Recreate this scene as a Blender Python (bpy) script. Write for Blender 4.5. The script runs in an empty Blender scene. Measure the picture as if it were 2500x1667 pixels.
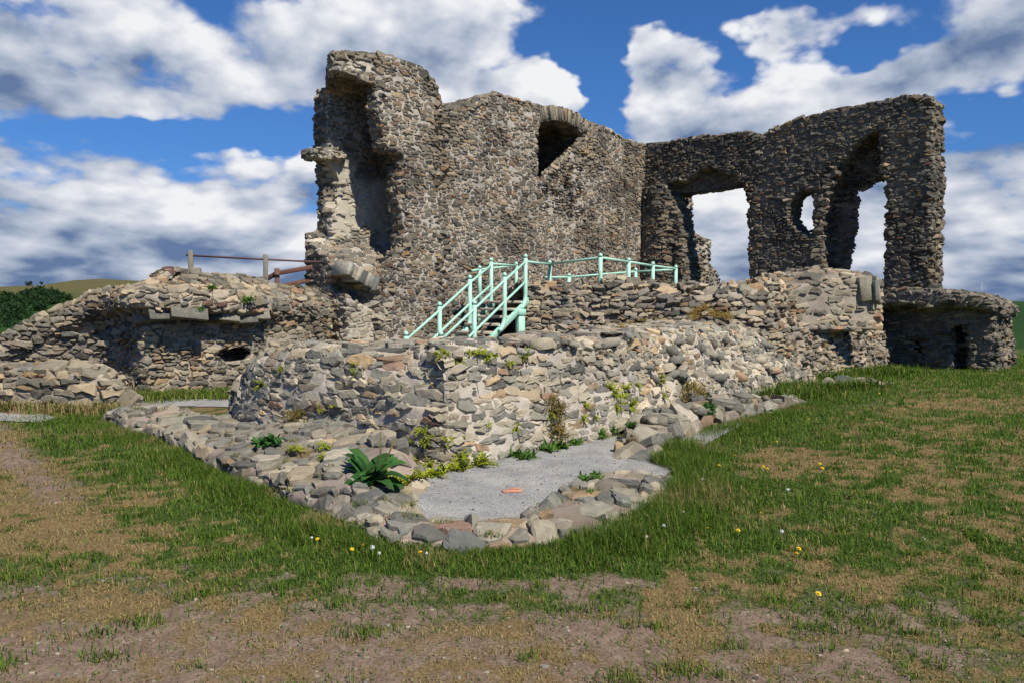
import bpy, math, random
import numpy as np
from mathutils import Vector

R = math.radians
SC = bpy.context.scene
COL = SC.collection

# ------------------------------------------------------------------ camera, sky, sun, exposure
FPX, CX, CY = 1925.0, 1250.0, 833.5          # focal length in photo pixels (2500 x 1667)
PITCH = R(-2.62)
EYE = 1.65
cam_d = bpy.data.cameras.new("camera")
cam = bpy.data.objects.new("camera", cam_d)
COL.objects.link(cam)
cam.location = (0, 0, EYE)
cam.rotation_euler = (R(90) + PITCH, 0, 0)
cam_d.sensor_width = 36.0
cam_d.lens = 36.0 * FPX / 2500.0
cam_d.clip_start = 0.05
cam_d.clip_end = 20000
SC.camera = cam

SUN_A, SUN_E = R(37), R(52)                  # sun stands behind the camera, to its right
SDIR = Vector((math.sin(SUN_A) * math.cos(SUN_E), -math.cos(SUN_A) * math.cos(SUN_E), math.sin(SUN_E)))
sun_d = bpy.data.lights.new("sun", 'SUN')
sun_d.energy = 5.0
sun_d.angle = R(0.5)
sun_d.color = (1.0, 0.935, 0.82)
sun = bpy.data.objects.new("sun", sun_d)
COL.objects.link(sun)
sun.rotation_euler = SDIR.to_track_quat('Z', 'Y').to_euler()
sun.location = SDIR * 60

SC.view_settings.view_transform = 'Standard'
SC.view_settings.look = 'None'
SC.view_settings.exposure = 0.38
SC.view_settings.gamma = 1.0
SC.view_settings.use_curve_mapping = False
SC.render.engine = 'CYCLES'
SC.cycles.max_bounces = 5
SC.cycles.diffuse_bounces = 2


class NT:
    """small expression helper over a node tree"""
    def __init__(s, tree):
        s.t = tree
        s.t.nodes.clear()

    def n(s, kind, **kw):
        nd = s.t.nodes.new(kind)
        for k, v in kw.items():
            setattr(nd, k, v)
        return nd

    def put(s, sock, v):
        if v is None:
            return
        if isinstance(v, bpy.types.NodeSocket):
            s.t.links.new(v, sock)
        elif isinstance(v, (tuple, list)) and len(v) == 3 and sock.type == 'RGBA':
            sock.default_value = (*v, 1)
        else:
            sock.default_value = v

    def m(s, op, a, b=None, c=None, clamp=False):
        nd = s.n('ShaderNodeMath', operation=op, use_clamp=clamp)
        for i, v in enumerate((a, b, c)):
            s.put(nd.inputs[i], v)
        return nd.outputs[0]

    def vm(s, op, a, b=None):
        nd = s.n('ShaderNodeVectorMath', operation=op)
        s.put(nd.inputs[0], a)
        if b is not None:
            s.put(nd.inputs[1], b)
        return nd.outputs[0]

    def mix(s, f, a, b, mode='MIX'):
        nd = s.n('ShaderNodeMix', data_type='RGBA', blend_type=mode)
        s.put(nd.inputs[0], f)
        s.put(nd.inputs[6], a)
        s.put(nd.inputs[7], b)
        return nd.outputs[2]

    def step(s, v, lo, hi, a=0.0, b=1.0):
        nd = s.n('ShaderNodeMapRange', interpolation_type='SMOOTHSTEP')
        for i, x in enumerate((v, lo, hi, a, b)):
            s.put(nd.inputs[i], x)
        return nd.outputs[0]

    def noise(s, vec, scale, detail=4, rough=0.55, dist=0.0):
        nd = s.n('ShaderNodeTexNoise')
        s.put(nd.inputs['Vector'], vec)
        nd.inputs['Scale'].default_value = scale
        nd.inputs['Detail'].default_value = detail
        nd.inputs['Roughness'].default_value = rough
        nd.inputs['Distortion'].default_value = dist
        return nd.outputs[0]

    def ramp(s, f, stops, interp='LINEAR'):
        nd = s.n('ShaderNodeValToRGB')
        nd.color_ramp.interpolation = interp
        el = nd.color_ramp.elements
        while len(el) < len(stops):
            el.new(0.5)
        for e, (p, c) in zip(el, stops):
            e.position = p
            e.color = (*c, 1)
        s.put(nd.inputs[0], f)
        return nd.outputs[0]

    def attr(s, name):
        return s.n('ShaderNodeAttribute', attribute_name=name).outputs['Fac']


def px_dir(px, py):
    x, z = (px - CX) / FPX, -(py - CY) / FPX
    c, sn = math.cos(PITCH), math.sin(PITCH)
    return np.array([x, c - z * sn, sn + z * c])


def at(px, py, Y):
    """the point that the photograph shows at a pixel, Y metres out"""
    d = px_dir(px, py)
    return np.array([0, 0, EYE]) + d * (Y / d[1])


def gp(px, py, z=0.0):
    d = px_dir(px, py)
    return np.array([0, 0, EYE]) + d * ((z - EYE) / d[2])


def build_world():
    w = bpy.data.worlds.new("World")
    SC.world = w
    w.use_nodes = True
    N = NT(w.node_tree)
    out = N.n('ShaderNodeOutputWorld')
    bg = N.n('ShaderNodeBackground')
    bg.inputs['Strength'].default_value = 0.058
    sky = N.n('ShaderNodeTexSky', sky_type='NISHITA')
    sky.sun_disc = False
    sky.sun_elevation = SUN_E
    sky.sun_rotation = math.pi - SUN_A
    sky.altitude = 900
    sky.air_density = 1.0
    sky.dust_density = 0.3
    sky.ozone_density = 3.0
    tc = N.n('ShaderNodeTexCoord')
    d = tc.outputs['Generated']
    sep = N.n('ShaderNodeSeparateXYZ')
    N.put(sep.inputs[0], d)
    x, y, z = sep.outputs
    az = N.m('ARCTAN2', x, y)
    el = N.m('ARCSINE', z)

    def ang(px, py):
        v = px_dir(px, py)
        return math.atan2(v[0], v[1]), math.asin(v[2] / np.linalg.norm(v))

    cb0 = N.n('ShaderNodeCombineXYZ')
    N.put(cb0.inputs[0], az); N.put(cb0.inputs[1], N.m('MULTIPLY', el, 1.6))
    wn = N.n('ShaderNodeTexNoise')
    N.put(wn.inputs['Vector'], cb0.outputs[0])
    wn.inputs['Scale'].default_value = 6.0; wn.inputs['Detail'].default_value = 4; wn.inputs['Roughness'].default_value = 0.6
    ws = N.n('ShaderNodeSeparateColor'); N.put(ws.inputs[0], wn.outputs['Color'])
    azw = N.m('ADD', az, N.m('MULTIPLY', N.m('SUBTRACT', ws.outputs[0], 0.5), 0.15))
    elw = N.m('ADD', el, N.m('MULTIPLY', N.m('SUBTRACT', ws.outputs[1], 0.5), 0.10))

    # cloud banks and gaps: centre px, radii px, weight
    banks = CLOUD_BANKS
    cov = None
    for (px, py, rx, ry, wt) in banks:
        a0, e0 = ang(px, py)
        da = N.m('MULTIPLY', N.m('SUBTRACT', azw, a0), FPX / rx)
        de = N.m('MULTIPLY', N.m('SUBTRACT', elw, e0), FPX / ry)
        r2 = N.m('ADD', N.m('MULTIPLY', da, da), N.m('MULTIPLY', de, de))
        g = N.m('MULTIPLY', N.m('EXPONENT', N.m('MULTIPLY', r2, -1.0)), wt)
        cov = g if cov is None else N.m('ADD', cov, g)

    def dens(off):
        cb = N.n('ShaderNodeCombineXYZ')
        e_ = N.m('ADD', el, off)
        N.put(cb.inputs[0], az)
        # cloud layers crowd together towards the horizon
        N.put(cb.inputs[1], N.m('MULTIPLY', N.m('LOGARITHM', N.m('MAXIMUM', N.m('ADD', e_, 0.22), 0.02), math.e), 0.85))
        cb.inputs[2].default_value = 3.7
        a = N.noise(cb.outputs[0], 4.0, 7, 0.58, 0.1)
        vo = N.n('ShaderNodeTexVoronoi', feature='F1')
        N.put(vo.inputs['Vector'], cb.outputs[0])
        vo.inputs['Scale'].default_value = 8.5; vo.inputs['Detail'].default_value = 2.5; vo.inputs['Roughness'].default_value = 0.55
        puff = N.m('SUBTRACT', 0.42, vo.outputs['Distance'])
        return N.m('ADD', a, N.m('MULTIPLY', puff, 0.30))
    n0 = dens(0.0)
    n1 = dens(0.04)
    base = N.m('ADD', N.m('MULTIPLY', N.m('SUBTRACT', n0, 0.5), 2.9), cov)
    vis = N.m('MULTIPLY', N.step(el, 0.42, 0.62, 1.0, 0.0), N.step(N.m('ABSOLUTE', az), 0.9, 1.4, 1.0, 0.0))
    mask = N.m('MULTIPLY', N.step(base, -0.30, 0.14), vis)
    # bright where the cloud thins upward (its lit rim), grey in thick bases
    lit = N.m('ADD', N.m('MULTIPLY', N.m('SUBTRACT', n0, n1), 2.3), 0.68)
    grey = None
    for (px, py, rx, ry, wt) in CLOUD_SHADE:
        a0, e0 = ang(px, py)
        da = N.m('MULTIPLY', N.m('SUBTRACT', azw, a0), FPX / rx)
        de = N.m('MULTIPLY', N.m('SUBTRACT', elw, e0), FPX / ry)
        r2 = N.m('ADD', N.m('MULTIPLY', da, da), N.m('MULTIPLY', de, de))
        g = N.m('MULTIPLY', N.m('EXPONENT', N.m('MULTIPLY', r2, -1.0)), wt)
        grey = g if grey is None else N.m('ADD', grey, g)
    lit = N.m('SUBTRACT', lit, N.m('MULTIPLY', grey, N.m('ADD', N.m('MULTIPLY', n0, 1.2), 0.4)))
    ccol = N.ramp(lit, [(0.0, (1.7, 2.6, 4.7)), (0.2, (3.6, 4.5, 6.3)), (0.45, (6.0, 6.8, 8.3)), (0.7, (8.4, 8.8, 9.9)), (1.0, (11.6, 11.8, 12.1))])
    blue = N.mix(1.0, sky.outputs[0], N.mix(N.step(el, 0.0, 0.3), (0.42, 0.74, 1.25), (0.52, 0.96, 1.5)), 'MULTIPLY')
    colr = N.mix(mask, blue, ccol)
    N.put(bg.inputs['Color'], colr)
    w.node_tree.links.new(bg.outputs[0], out.inputs[0])


CLOUD_BANKS = [
    (480, 110, 800, 190, 0.9), (1080, 50, 260, 110, 0.6), (80, 300, 200, 50, 0.3), (880, 190, 260, 70, 0.45),
    (430, 322, 420, 40, -1.0), (720, 320, 150, 50, -0.6), (20, 20, 90, 60, -0.5),
    (350, 500, 560, 150, 0.85), (0, 620, 500, 120, 0.5), (560, 640, 300, 90, 0.45), (60, 690, 120, 30, 0.3), (350, 690, 600, 60, 0.55), (2420, 700, 260, 50, 0.5), (1500, 650, 500, 60, 0.4),
    (1310, 190, 125, 62, 1.1), (1210, 232, 110, 34, 0.9), (1195, 160, 62, 50, -0.9), (1280, 95, 70, 30, -0.6), (1440, 70, 60, 150, -0.9), (1455, 270, 55, 130, -1.1), (1130, 215, 40, 30, -0.4),
    (1640, 260, 120, 120, 0.75), (1560, 100, 70, 50, 0.55), (1560, 180, 50, 60, 0.3), (1790, 130, 62, 110, -0.9), (1960, 70, 170, 55, 0.8), (1640, 20, 190, 35, -0.7),
    (2170, 110, 120, 50, -0.9), (2070, 160, 90, 40, -0.5), (2080, 230, 330, 80, 0.95), (2450, 60, 190, 90, 0.8),
    (2440, 290, 120, 40, -0.8), (2360, 150, 110, 60, 0.5), (2420, 480, 180, 150, 0.9), (2400, 680, 300, 70, 0.7),
    (1760, 600, 300, 190, 0.85), (2050, 560, 200, 200, 0.8), (1290, 420, 300, 120, 0.2),
]
CLOUD_SHADE = [
    (250, 250, 420, 60, 0.26), (60, 190, 200, 120, 0.16), (900, 40, 400, 110, 0.20), (500, 240, 330, 40, 0.22),
    (250, 610, 640, 70, 0.44), (200, 690, 600, 45, 0.26), (30, 560, 260, 80, 0.2), (1330, 180, 140, 80, -0.3), (420, 400, 420, 50, -0.25),
    (2350, 110, 330, 90, 0.28), (2250, 250, 160, 60, 0.22), (2450, 400, 150, 55, 0.34), (2450, 680, 340, 55, 0.55), (2420, 530, 120, 60, -0.2),
    (1640, 330, 150, 60, 0.22), (2000, 650, 400, 55, 0.3), (2000, 180, 160, 50, -0.25), (20, 300, 220, 300, 0.2), (2490, 420, 190, 350, 0.3),
]
build_world()

# ------------------------------------------------------------------ numpy helpers
U32 = np.uint32


def hash3(i, j, k, seed):
    with np.errstate(over='ignore'):
        h = (i.astype(np.int64).astype(U32) * U32(0x8da6b343)) ^ (j.astype(np.int64).astype(U32) * U32(0xd8163841)) ^ \
            (k.astype(np.int64).astype(U32) * U32(0xcb1ab31f)) ^ U32((seed * 0x9e3779b1) & 0xffffffff)
        h ^= h >> U32(15); h *= U32(0x2c1b3c6d); h ^= h >> U32(12); h *= U32(0x297a2d39); h ^= h >> U32(15)
    return h


def sub(h, n):
    with np.errstate(over='ignore'):
        g = h * U32(0x9e3779b1 + 2 * n * 7919) + U32(n * 0x85ebca6b & 0xffffffff)
        g ^= g >> U32(16); g *= U32(0x7feb352d); g ^= g >> U32(15)
    return (g >> U32(8)).astype(np.float32) / np.float32(1 << 24)


def vnoise(P, freq, seed=0, octaves=1):
    """value noise, -1..1"""
    tot = np.zeros(len(P), np.float32)
    amp, nrm = 1.0, 0.0
    for o in range(octaves):
        q = np.asarray(P, np.float32) * freq
        b = np.floor(q)
        f = q - b
        f = f * f * (3 - 2 * f)
        b = b.astype(np.int64)
        acc = np.zeros(len(P), np.float32)
        for dx in (0, 1):
            for dy in (0, 1):
                for dz in (0, 1):
                    r = sub(hash3(b[:, 0] + dx, b[:, 1] + dy, b[:, 2] + dz, seed + 31 * o), 1)
                    wgt = (f[:, 0] if dx else 1 - f[:, 0]) * (f[:, 1] if dy else 1 - f[:, 1]) * (f[:, 2] if dz else 1 - f[:, 2])
                    acc += wgt * r
        tot += amp * (acc * 2 - 1)
        nrm += amp
        amp *= 0.5
        freq *= 2.0
    return tot / nrm


def sstep(x, a, b):
    t = np.clip((x - a) / (b - a), 0, 1)
    return t * t * (3 - 2 * t)


def worley(P, scale, seed, jit=0.85, wamp=0.25, rowjit=0.75, want_center=False):
    """stone cells: edge distance in metres, stone hash, vector to the stone's centre"""
    S = np.asarray(scale, np.float32)
    n = len(P)
    E = np.empty(n, np.float32); H = np.empty(n, U32); D = np.empty((n, 3), np.float32)
    CH = 150000
    for c0 in range(0, n, CH):
        p = np.asarray(P[c0:c0 + CH], np.float32)
        q = p / S
        b = np.floor(q).astype(np.int64)
        m = len(p)
        b1 = np.full(m, 1e9, np.float32); b2 = np.full(m, 1e9, np.float32)
        c1 = np.zeros((m, 3), np.float32); c2 = np.zeros((m, 3), np.float32)
        h1 = np.zeros(m, U32)
        for dx in (-1, 0, 1):
            for dy in (-1, 0, 1):
                for dz in (-1, 0, 1):
                    i, j, k = b[:, 0] + dx, b[:, 1] + dy, b[:, 2] + dz
                    h = hash3(i, j, k, seed)
                    pos = np.stack([i + 0.5 + jit * (sub(h, 1) - 0.5) + 0.45 * ((k & 1) - 0.5),
                                    j + 0.5 + jit * (sub(h, 2) - 0.5) + 0.3 * ((k & 1) - 0.5),
                                    k + 0.5 + rowjit * (sub(h, 3) - 0.5)], 1).astype(np.float32)
                    w = wamp * (sub(h, 4) - 0.5)
                    dd = q - pos
                    d2 = (dd * dd).sum(1) - w
                    first = d2 < b1
                    second = (~first) & (d2 < b2)
                    b2 = np.where(first, b1, np.where(second, d2, b2))
                    c2 = np.where(first[:, None], c1, np.where(second[:, None], pos, c2))
                    b1 = np.where(first, d2, b1)
                    c1 = np.where(first[:, None], pos, c1)
                    h1 = np.where(first, h, h1)
        g = np.linalg.norm((c2 - c1) / S, axis=1) + 1e-6
        E[c0:c0 + CH] = (b2 - b1) * 0.5 / g
        H[c0:c0 + CH] = h1
        D[c0:c0 + CH] = p - c1 * S
    return E, H, D


def masonry(P, Nn, F, scale, seed, joint=0.012, prot=0.03, tilt=0.2, warp=0.05, sink=0.04, jit=0.9, wamp=0.35, rowjit=0.75,
            recess=0.006, rake=0.03, rakedirt=0.8, S=10, chip=0.016, rakebias=0.0, extra=None, face=(0.62, 0.95)):
    """separate chipped stones bedded in a mortar skin: points, faces (skin, stones), attributes"""
    P = np.asarray(P, np.float32); Nn = np.asarray(Nn, np.float32)
    wv = np.stack([vnoise(P, 2.2, seed + 1), vnoise(P, 2.2, seed + 2), vnoise(P, 2.2, seed + 3)], 1) * warp
    E, H, D = worley(P + wv, scale, seed, jit, wamp, rowjit)
    uq, inv, cnt = np.unique(H, return_inverse=True, return_counts=True)
    nc = len(uq)
    mean = lambda A: np.stack([np.bincount(inv, A[:, k], nc) / cnt for k in range(3)], 1)
    c = mean(P); nb = mean(Nn)
    nb /= np.linalg.norm(nb, axis=1, keepdims=True) + 1e-9
    # stones on a slope stand up in steps
    sl = (nb[:, 2] > 0.15) & (nb[:, 2] < 0.93)
    nb[:, 2] = np.where(sl, nb[:, 2] * (0.25 + 0.6 * sub(uq, 15)), nb[:, 2])
    nb += 0.10 * (np.stack([sub(uq, 16), sub(uq, 17), sub(uq, 18)], 1) - 0.5)
    nb /= np.linalg.norm(nb, axis=1, keepdims=True) + 1e-9
    ref = np.where(np.abs(nb[:, 2:3]) > 0.93, np.array([[0.0, 1.0, 0.0]]), np.array([[0.0, 0.0, 1.0]]))
    t1 = np.cross(ref, nb); t1 /= np.linalg.norm(t1, axis=1, keepdims=True)
    t2 = np.cross(nb, t1)
    rel = P - c[inv]
    a = (rel * t1[inv]).sum(1); b = (rel * t2[inv]).sum(1); w = (rel * nb[inv]).sum(1)
    r = np.hypot(a, b)
    rot = sub(uq, 19)[inv]
    sec = np.floor((np.arctan2(b, a) / (2 * np.pi) + rot) % 1.0 * S).astype(int) % S
    R_ = np.zeros((nc, S)); np.maximum.at(R_, (inv, sec), r)
    Wx = np.full(nc, -1.0); np.maximum.at(Wx, inv, w)
    Wn = np.full(nc, 1.0); np.minimum.at(Wn, inv, w)
    nbr = 0.5 * (np.roll(R_, 1, 1) + np.roll(R_, -1, 1))
    R_ = np.where(R_ < 0.3 * nbr, 0.6 * nbr, R_)
    big = R_.max(1)
    keep = (cnt >= 5) & (sub(uq, 12) >= sink) & (big > 0.02) & (big < 1.25 * max(scale)) & (Wx - Wn < 1.2 * max(scale))
    if extra is not None:
        keep &= extra(c) < 0.45 + 0.7 * sub(uq, 24)
    k = np.where(keep)[0]
    n = len(k)
    rr = lambda q: sub(uq[k], q)
    rng_ = np.random.default_rng(seed)
    Ro = np.maximum(R_[k] - joint * (0.3 + 1.2 * rr(9))[:, None], R_[k] * 0.45)
    p = prot * (0.15 + 1.35 * rr(5) ** 1.6)
    d2 = np.clip(Wx[k], 0, 0.12) * 0.62 + p
    th = ((np.arange(S) + 0.5)[None] / S - sub(uq[k], 19)[:, None]) * 2 * np.pi
    th = th + rng_.uniform(-0.22, 0.22, (n, S)) * 2 * np.pi / S
    co, si = np.cos(th), np.sin(th)
    ta, tb = (rr(6) - 0.5) * 2 * tilt, (rr(7) - 0.5) * 2 * tilt
    ins = rng_.uniform(face[0], face[1], (n, S))
    ch = np.minimum(chip * rng_.uniform(0.3, 1.8, (n, S)), 0.5 * (d2 + 0.02)[:, None])
    rings = []
    rings.append((Ro * 1.02, np.repeat((np.clip(Wn[k], -0.15, 0) - 0.03)[:, None], S, 1)))
    rings.append((Ro, d2[:, None] - ch + (ta[:, None] * co + tb[:, None] * si) * Ro))
    r2 = Ro * ins
    rings.append((r2, d2[:, None] + (ta[:, None] * co + tb[:, None] * si) * r2 + rng_.uniform(-.006, .006, (n, S))))
    V = np.empty((n, 3 * S + 1, 3))
    for q, (ra, dd) in enumerate(rings):
        V[:, q * S:(q + 1) * S] = c[k][:, None] + (ra * co)[..., None] * t1[k][:, None] + (ra * si)[..., None] * t2[k][:, None] + dd[..., None] * nb[k][:, None]
    V[:, 3 * S] = c[k] + nb[k] * (d2 + rng_.uniform(-.004, .012, n))[:, None] + t1[k] * (big[k] * rng_.uniform(-.25, .25, n))[:, None] + t2[k] * (0.3 * big[k] * rng_.uniform(-.25, .25, n))[:, None]
    e = np.arange(S); f = (e + 1) % S
    qf = np.concatenate([np.stack([e, f, S + f, S + e], 1), np.stack([S + e, S + f, 2 * S + f, 2 * S + e], 1)])
    tf_ = np.stack([2 * S + e, 2 * S + f, np.full(S, 3 * S)], 1)
    off = len(P) + np.arange(n)[:, None, None] * (3 * S + 1)
    Fq = (off + qf[None]).reshape(-1, 4); Ft = (off + tf_[None]).reshape(-1, 3)
    rk = sstep(vnoise(P, 0.8, seed + 60, 3) + 0.25 * vnoise(P, 4.0, seed + 61) + rakebias, -0.05, 0.35)
    Sk = P - Nn * (recess + rake * rk)[:, None] + Nn * (0.008 * vnoise(P, 12, seed + 11, 2))[:, None]
    m = 3 * S + 1
    att = {'sid': np.r_[sub(H, 20), np.repeat(sub(uq[k], 20), m)], 'sid2': np.r_[sub(H, 21), np.repeat(sub(uq[k], 21), m)],
           'mort': np.r_[np.ones(len(P)), np.zeros(n * m)], 'rak': np.r_[rk * rakedirt, np.zeros(n * m)]}  # rak: how strongly the shadow of deep joints is coloured in
    if extra is not None:
        att['lime'] = np.r_[extra(P), np.repeat(extra(c[k]), m)]
    return np.vstack([Sk, V.reshape(-1, 3)]), [F, Fq, Ft], att


def mesh(name, V, F, attrs=None, smooth=True):
    """F: (m,4) or (m,3) int array, or a list of such"""
    me = bpy.data.meshes.new(name)
    Fs = F if isinstance(F, list) else [F]
    V = np.asarray(V, np.float32)
    me.vertices.add(len(V))
    me.vertices.foreach_set('co', V.ravel())
    nl = sum(f.size for f in Fs)
    me.loops.add(nl)
    me.loops.foreach_set('vertex_index', np.concatenate([f.ravel() for f in Fs]).astype(np.int32))
    tot = np.concatenate([np.full(len(f), f.shape[1], np.int32) for f in Fs])
    st = np.concatenate([[0], np.cumsum(tot)[:-1]]).astype(np.int32)
    me.polygons.add(len(tot))
    me.polygons.foreach_set('loop_start', st)
    me.polygons.foreach_set('loop_total', tot)
    if smooth == 'skin':
        me.polygons.foreach_set('use_smooth', np.arange(len(tot)) < len(Fs[0]))
    elif smooth:
        me.polygons.foreach_set('use_smooth', np.ones(len(tot), bool))
    me.update(calc_edges=True)
    for k, v in (attrs or {}).items():
        a = me.attributes.new(k, 'FLOAT', 'POINT')
        a.data.foreach_set('value', np.asarray(v, np.float32))
    return me


def tag(o, label=None, cat=None, group=None, kind=None):
    if label: o['label'] = label
    if cat: o['category'] = cat
    if group: o['group'] = group
    if kind: o['kind'] = kind
    return o


def obj(name, me, mat, parent=None, loc=None):
    """link a mesh object; loc becomes its origin when given (mesh points are in world space)"""
    o = bpy.data.objects.new(name, me)
    COL.objects.link(o)
    for m_ in (mat if isinstance(mat, (list, tuple)) else [mat]):
        me.materials.append(m_)
    if parent is not None:
        o.parent = parent
        off = np.array(parent.location)
    else:
        off = np.array(loc if loc is not None else (0, 0, 0), float)
        o.location = off
    if np.abs(off).sum() > 0:
        me.transform(__import__('mathutils').Matrix.Translation(-Vector(off)))
    return o


def empty(name, loc, label, cat, group=None):
    o = bpy.data.objects.new(name, None)
    COL.objects.link(o)
    o.location = loc
    o.empty_display_size = 0.2
    return tag(o, label, cat, group)


def grid_faces(nu, nv):
    i = np.arange(nu - 1)[:, None] * nv + np.arange(nv - 1)[None, :]
    i = i.ravel()
    return np.stack([i, i + nv, i + nv + 1, i + 1], 1)


def grid_normals(G):
    du = np.gradient(G, axis=0)
    dv = np.gradient(G, axis=1)
    n = np.cross(du, dv)
    n /= np.linalg.norm(n, axis=2, keepdims=True) + 1e-9
    return n


def surface_nets(f, org, h):
    """closed surface of f<0 on a grid: points, outward normals, quads"""
    nx, ny, nz = f.shape
    s = f < 0
    cnt = np.zeros((nx - 1, ny - 1, nz - 1), np.int8)
    for a in (0, 1):
        for b in (0, 1):
            for c in (0, 1):
                cnt += s[a:nx - 1 + a, b:ny - 1 + b, c:nz - 1 + c]
    act = (cnt > 0) & (cnt < 8)
    idx = np.argwhere(act)
    ids = np.full(act.shape, -1, np.int32)
    ids[act] = np.arange(len(idx))
    cv = {}
    for a in (0, 1):
        for b in (0, 1):
            for c in (0, 1):
                cv[a, b, c] = f[idx[:, 0] + a, idx[:, 1] + b, idx[:, 2] + c]
    P = np.zeros((len(idx), 3)); W = np.zeros(len(idx))
    cs = [(a, b, c) for a in (0, 1) for b in (0, 1) for c in (0, 1)]
    for A in cs:
        for ax in range(3):
            if A[ax] == 0:
                B = list(A); B[ax] = 1; B = tuple(B)
                fa, fb = cv[A], cv[B]
                x = (fa < 0) != (fb < 0)
                t = np.where(x, fa / np.where(x, fa - fb, 1), 0)
                pt = np.tile(np.array(A, float), (len(idx), 1))
                pt[:, ax] += t
                P += pt * x[:, None]; W += x
    P /= W[:, None]
    g = np.stack([sum(cv[c] * (1 if c[ax] else -1) for c in cs) for ax in range(3)], 1)
    g /= np.linalg.norm(g, axis=1, keepdims=True) + 1e-9
    V = (idx + P) * h + np.array(org)
    Q = []
    for ax in range(3):
        o1, o2 = (ax + 1) % 3, (ax + 2) % 3
        a = [slice(None)] * 3; b = [slice(None)] * 3
        a[ax] = slice(0, -1); b[ax] = slice(1, None)
        sa, sb = s[tuple(a)], s[tuple(b)]
        e = np.argwhere(sa != sb)
        ok = (e[:, o1] > 0) & (e[:, o2] > 0) & (e[:, o1] < f.shape[o1] - 1) & (e[:, o2] < f.shape[o2] - 1)
        e = e[ok]
        flip = sa[e[:, 0], e[:, 1], e[:, 2]]
        def cell(d1, d2):
            c = e.copy(); c[:, o1] -= d1; c[:, o2] -= d2
            return ids[c[:, 0], c[:, 1], c[:, 2]]
        q = np.stack([cell(1, 1), cell(0, 1), cell(0, 0), cell(1, 0)], 1)
        q = np.where(flip[:, None], q, q[:, ::-1])
        Q.append(q)
    return V, g, np.concatenate(Q)


def poly_sd(x, z, poly):
    """signed distance to a polygon (negative inside)"""
    x = np.asarray(x, np.float32); z = np.asarray(z, np.float32)
    d = np.full(np.broadcast(x, z).shape, 1e9, np.float32)
    ins = np.zeros(d.shape, bool)
    n = len(poly)
    for i in range(n):
        ax, az_ = poly[i]; bx, bz = poly[(i + 1) % n]
        ex, ez = bx - ax, bz - az_
        t = np.clip(((x - ax) * ex + (z - az_) * ez) / (ex * ex + ez * ez + 1e-12), 0, 1)
        d = np.minimum(d, (x - ax - ex * t) ** 2 + (z - az_ - ez * t) ** 2)
        c = ((az_ > z) != (bz > z)) & (x < ex * (z - az_) / (ez if abs(ez) > 1e-9 else 1e-9) + ax)
        ins ^= c
    d = np.sqrt(d)
    return np.where(ins, -d, d)


class Frame:
    """upright wall frame: u along the wall, n out of its face, z up"""
    def __init__(s, p0, tangent):
        t = np.array([*tangent, 0.0]); s.t = t / np.linalg.norm(t)
        s.n = np.array([s.t[1], -s.t[0], 0.0])
        s.p = np.array([p0[0], p0[1], 0.0])

    def world(s, L):
        return s.p + L[:, :1] * s.t + L[:, 1:2] * s.n + L[:, 2:3] * np.array([0, 0, 1.0])

    def vec(s, L):
        return L[:, :1] * s.t + L[:, 1:2] * s.n + L[:, 2:3] * np.array([0, 0, 1.0])

    def uz(s, px, py, n=0.0):
        o = np.array([0, 0, EYE]); d = px_dir(px, py)
        k = ((s.p + s.n * n - o) @ s.n) / (d @ s.n)
        q = o + d * k
        return ((q - s.p) @ s.t, q[2])

    def poly(s, pts, n=0.0):
        return [s.uz(a, b, n) for a, b in pts]


def crop(off, k, pts):
    return [(off[0] + a * k, off[1] + b * k) for a, b in pts]


def sdf_wall(frame, lo, hi, h, fn, rag=None, rag_scale=(0.24, 0.24, 0.08), seed=1):
    """grid over local u,n,z; fn(u,n,z)-> field; rag(u,n,z) adds whole-stone raggedness to outline fields"""
    ax = [np.arange(lo[i], hi[i] + h, h, dtype=np.float32) for i in range(3)]
    f = np.broadcast_to(fn(ax[0][:, None, None], ax[1][None, :, None], ax[2][None, None, :]), tuple(len(a) for a in ax)).astype(np.float32).copy()
    if rag is not None:
        m = np.argwhere(np.abs(f) < 0.26)
        P = np.stack([ax[0][m[:, 0]], ax[1][m[:, 1]], ax[2][m[:, 2]]], 1)
        E, H, D = worley(P, rag_scale, seed)
        C = P - D
        v = fn(C[:, 0], P[:, 1], C[:, 2])
        f0 = f[m[:, 0], m[:, 1], m[:, 2]]
        f[m[:, 0], m[:, 1], m[:, 2]] = (1 - rag) * f0 + rag * v
    f[0] = f[-1] = 1; f[:, 0] = f[:, -1] = 1; f[:, :, 0] = f[:, :, -1] = 1
    return surface_nets(f, (ax[0][0], ax[1][0], ax[2][0]), h)


# ------------------------------------------------------------------ materials
def material(name):
    m_ = bpy.data.materials.new(name)
    m_.use_nodes = True
    return m_, NT(m_.node_tree)


def finish(N, col, rough=0.9, bump=None, bstr=0.3, bdist=0.02, spec=0.25, metal=0.0, normal=None):
    out = N.n('ShaderNodeOutputMaterial')
    p = N.n('ShaderNodeBsdfPrincipled')
    N.put(p.inputs['Base Color'], col)
    N.put(p.inputs['Roughness'], rough)
    p.inputs['Specular IOR Level'].default_value = spec
    p.inputs['Metallic'].default_value = metal
    if bump is not None:
        b = N.n('ShaderNodeBump')
        b.inputs['Strength'].default_value = bstr
        b.inputs['Distance'].default_value = bdist
        N.put(b.inputs['Height'], bump)
        N.t.links.new(b.outputs[0], p.inputs['Normal'])
    N.t.links.new(p.outputs[0], out.inputs[0])
    return p


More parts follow.
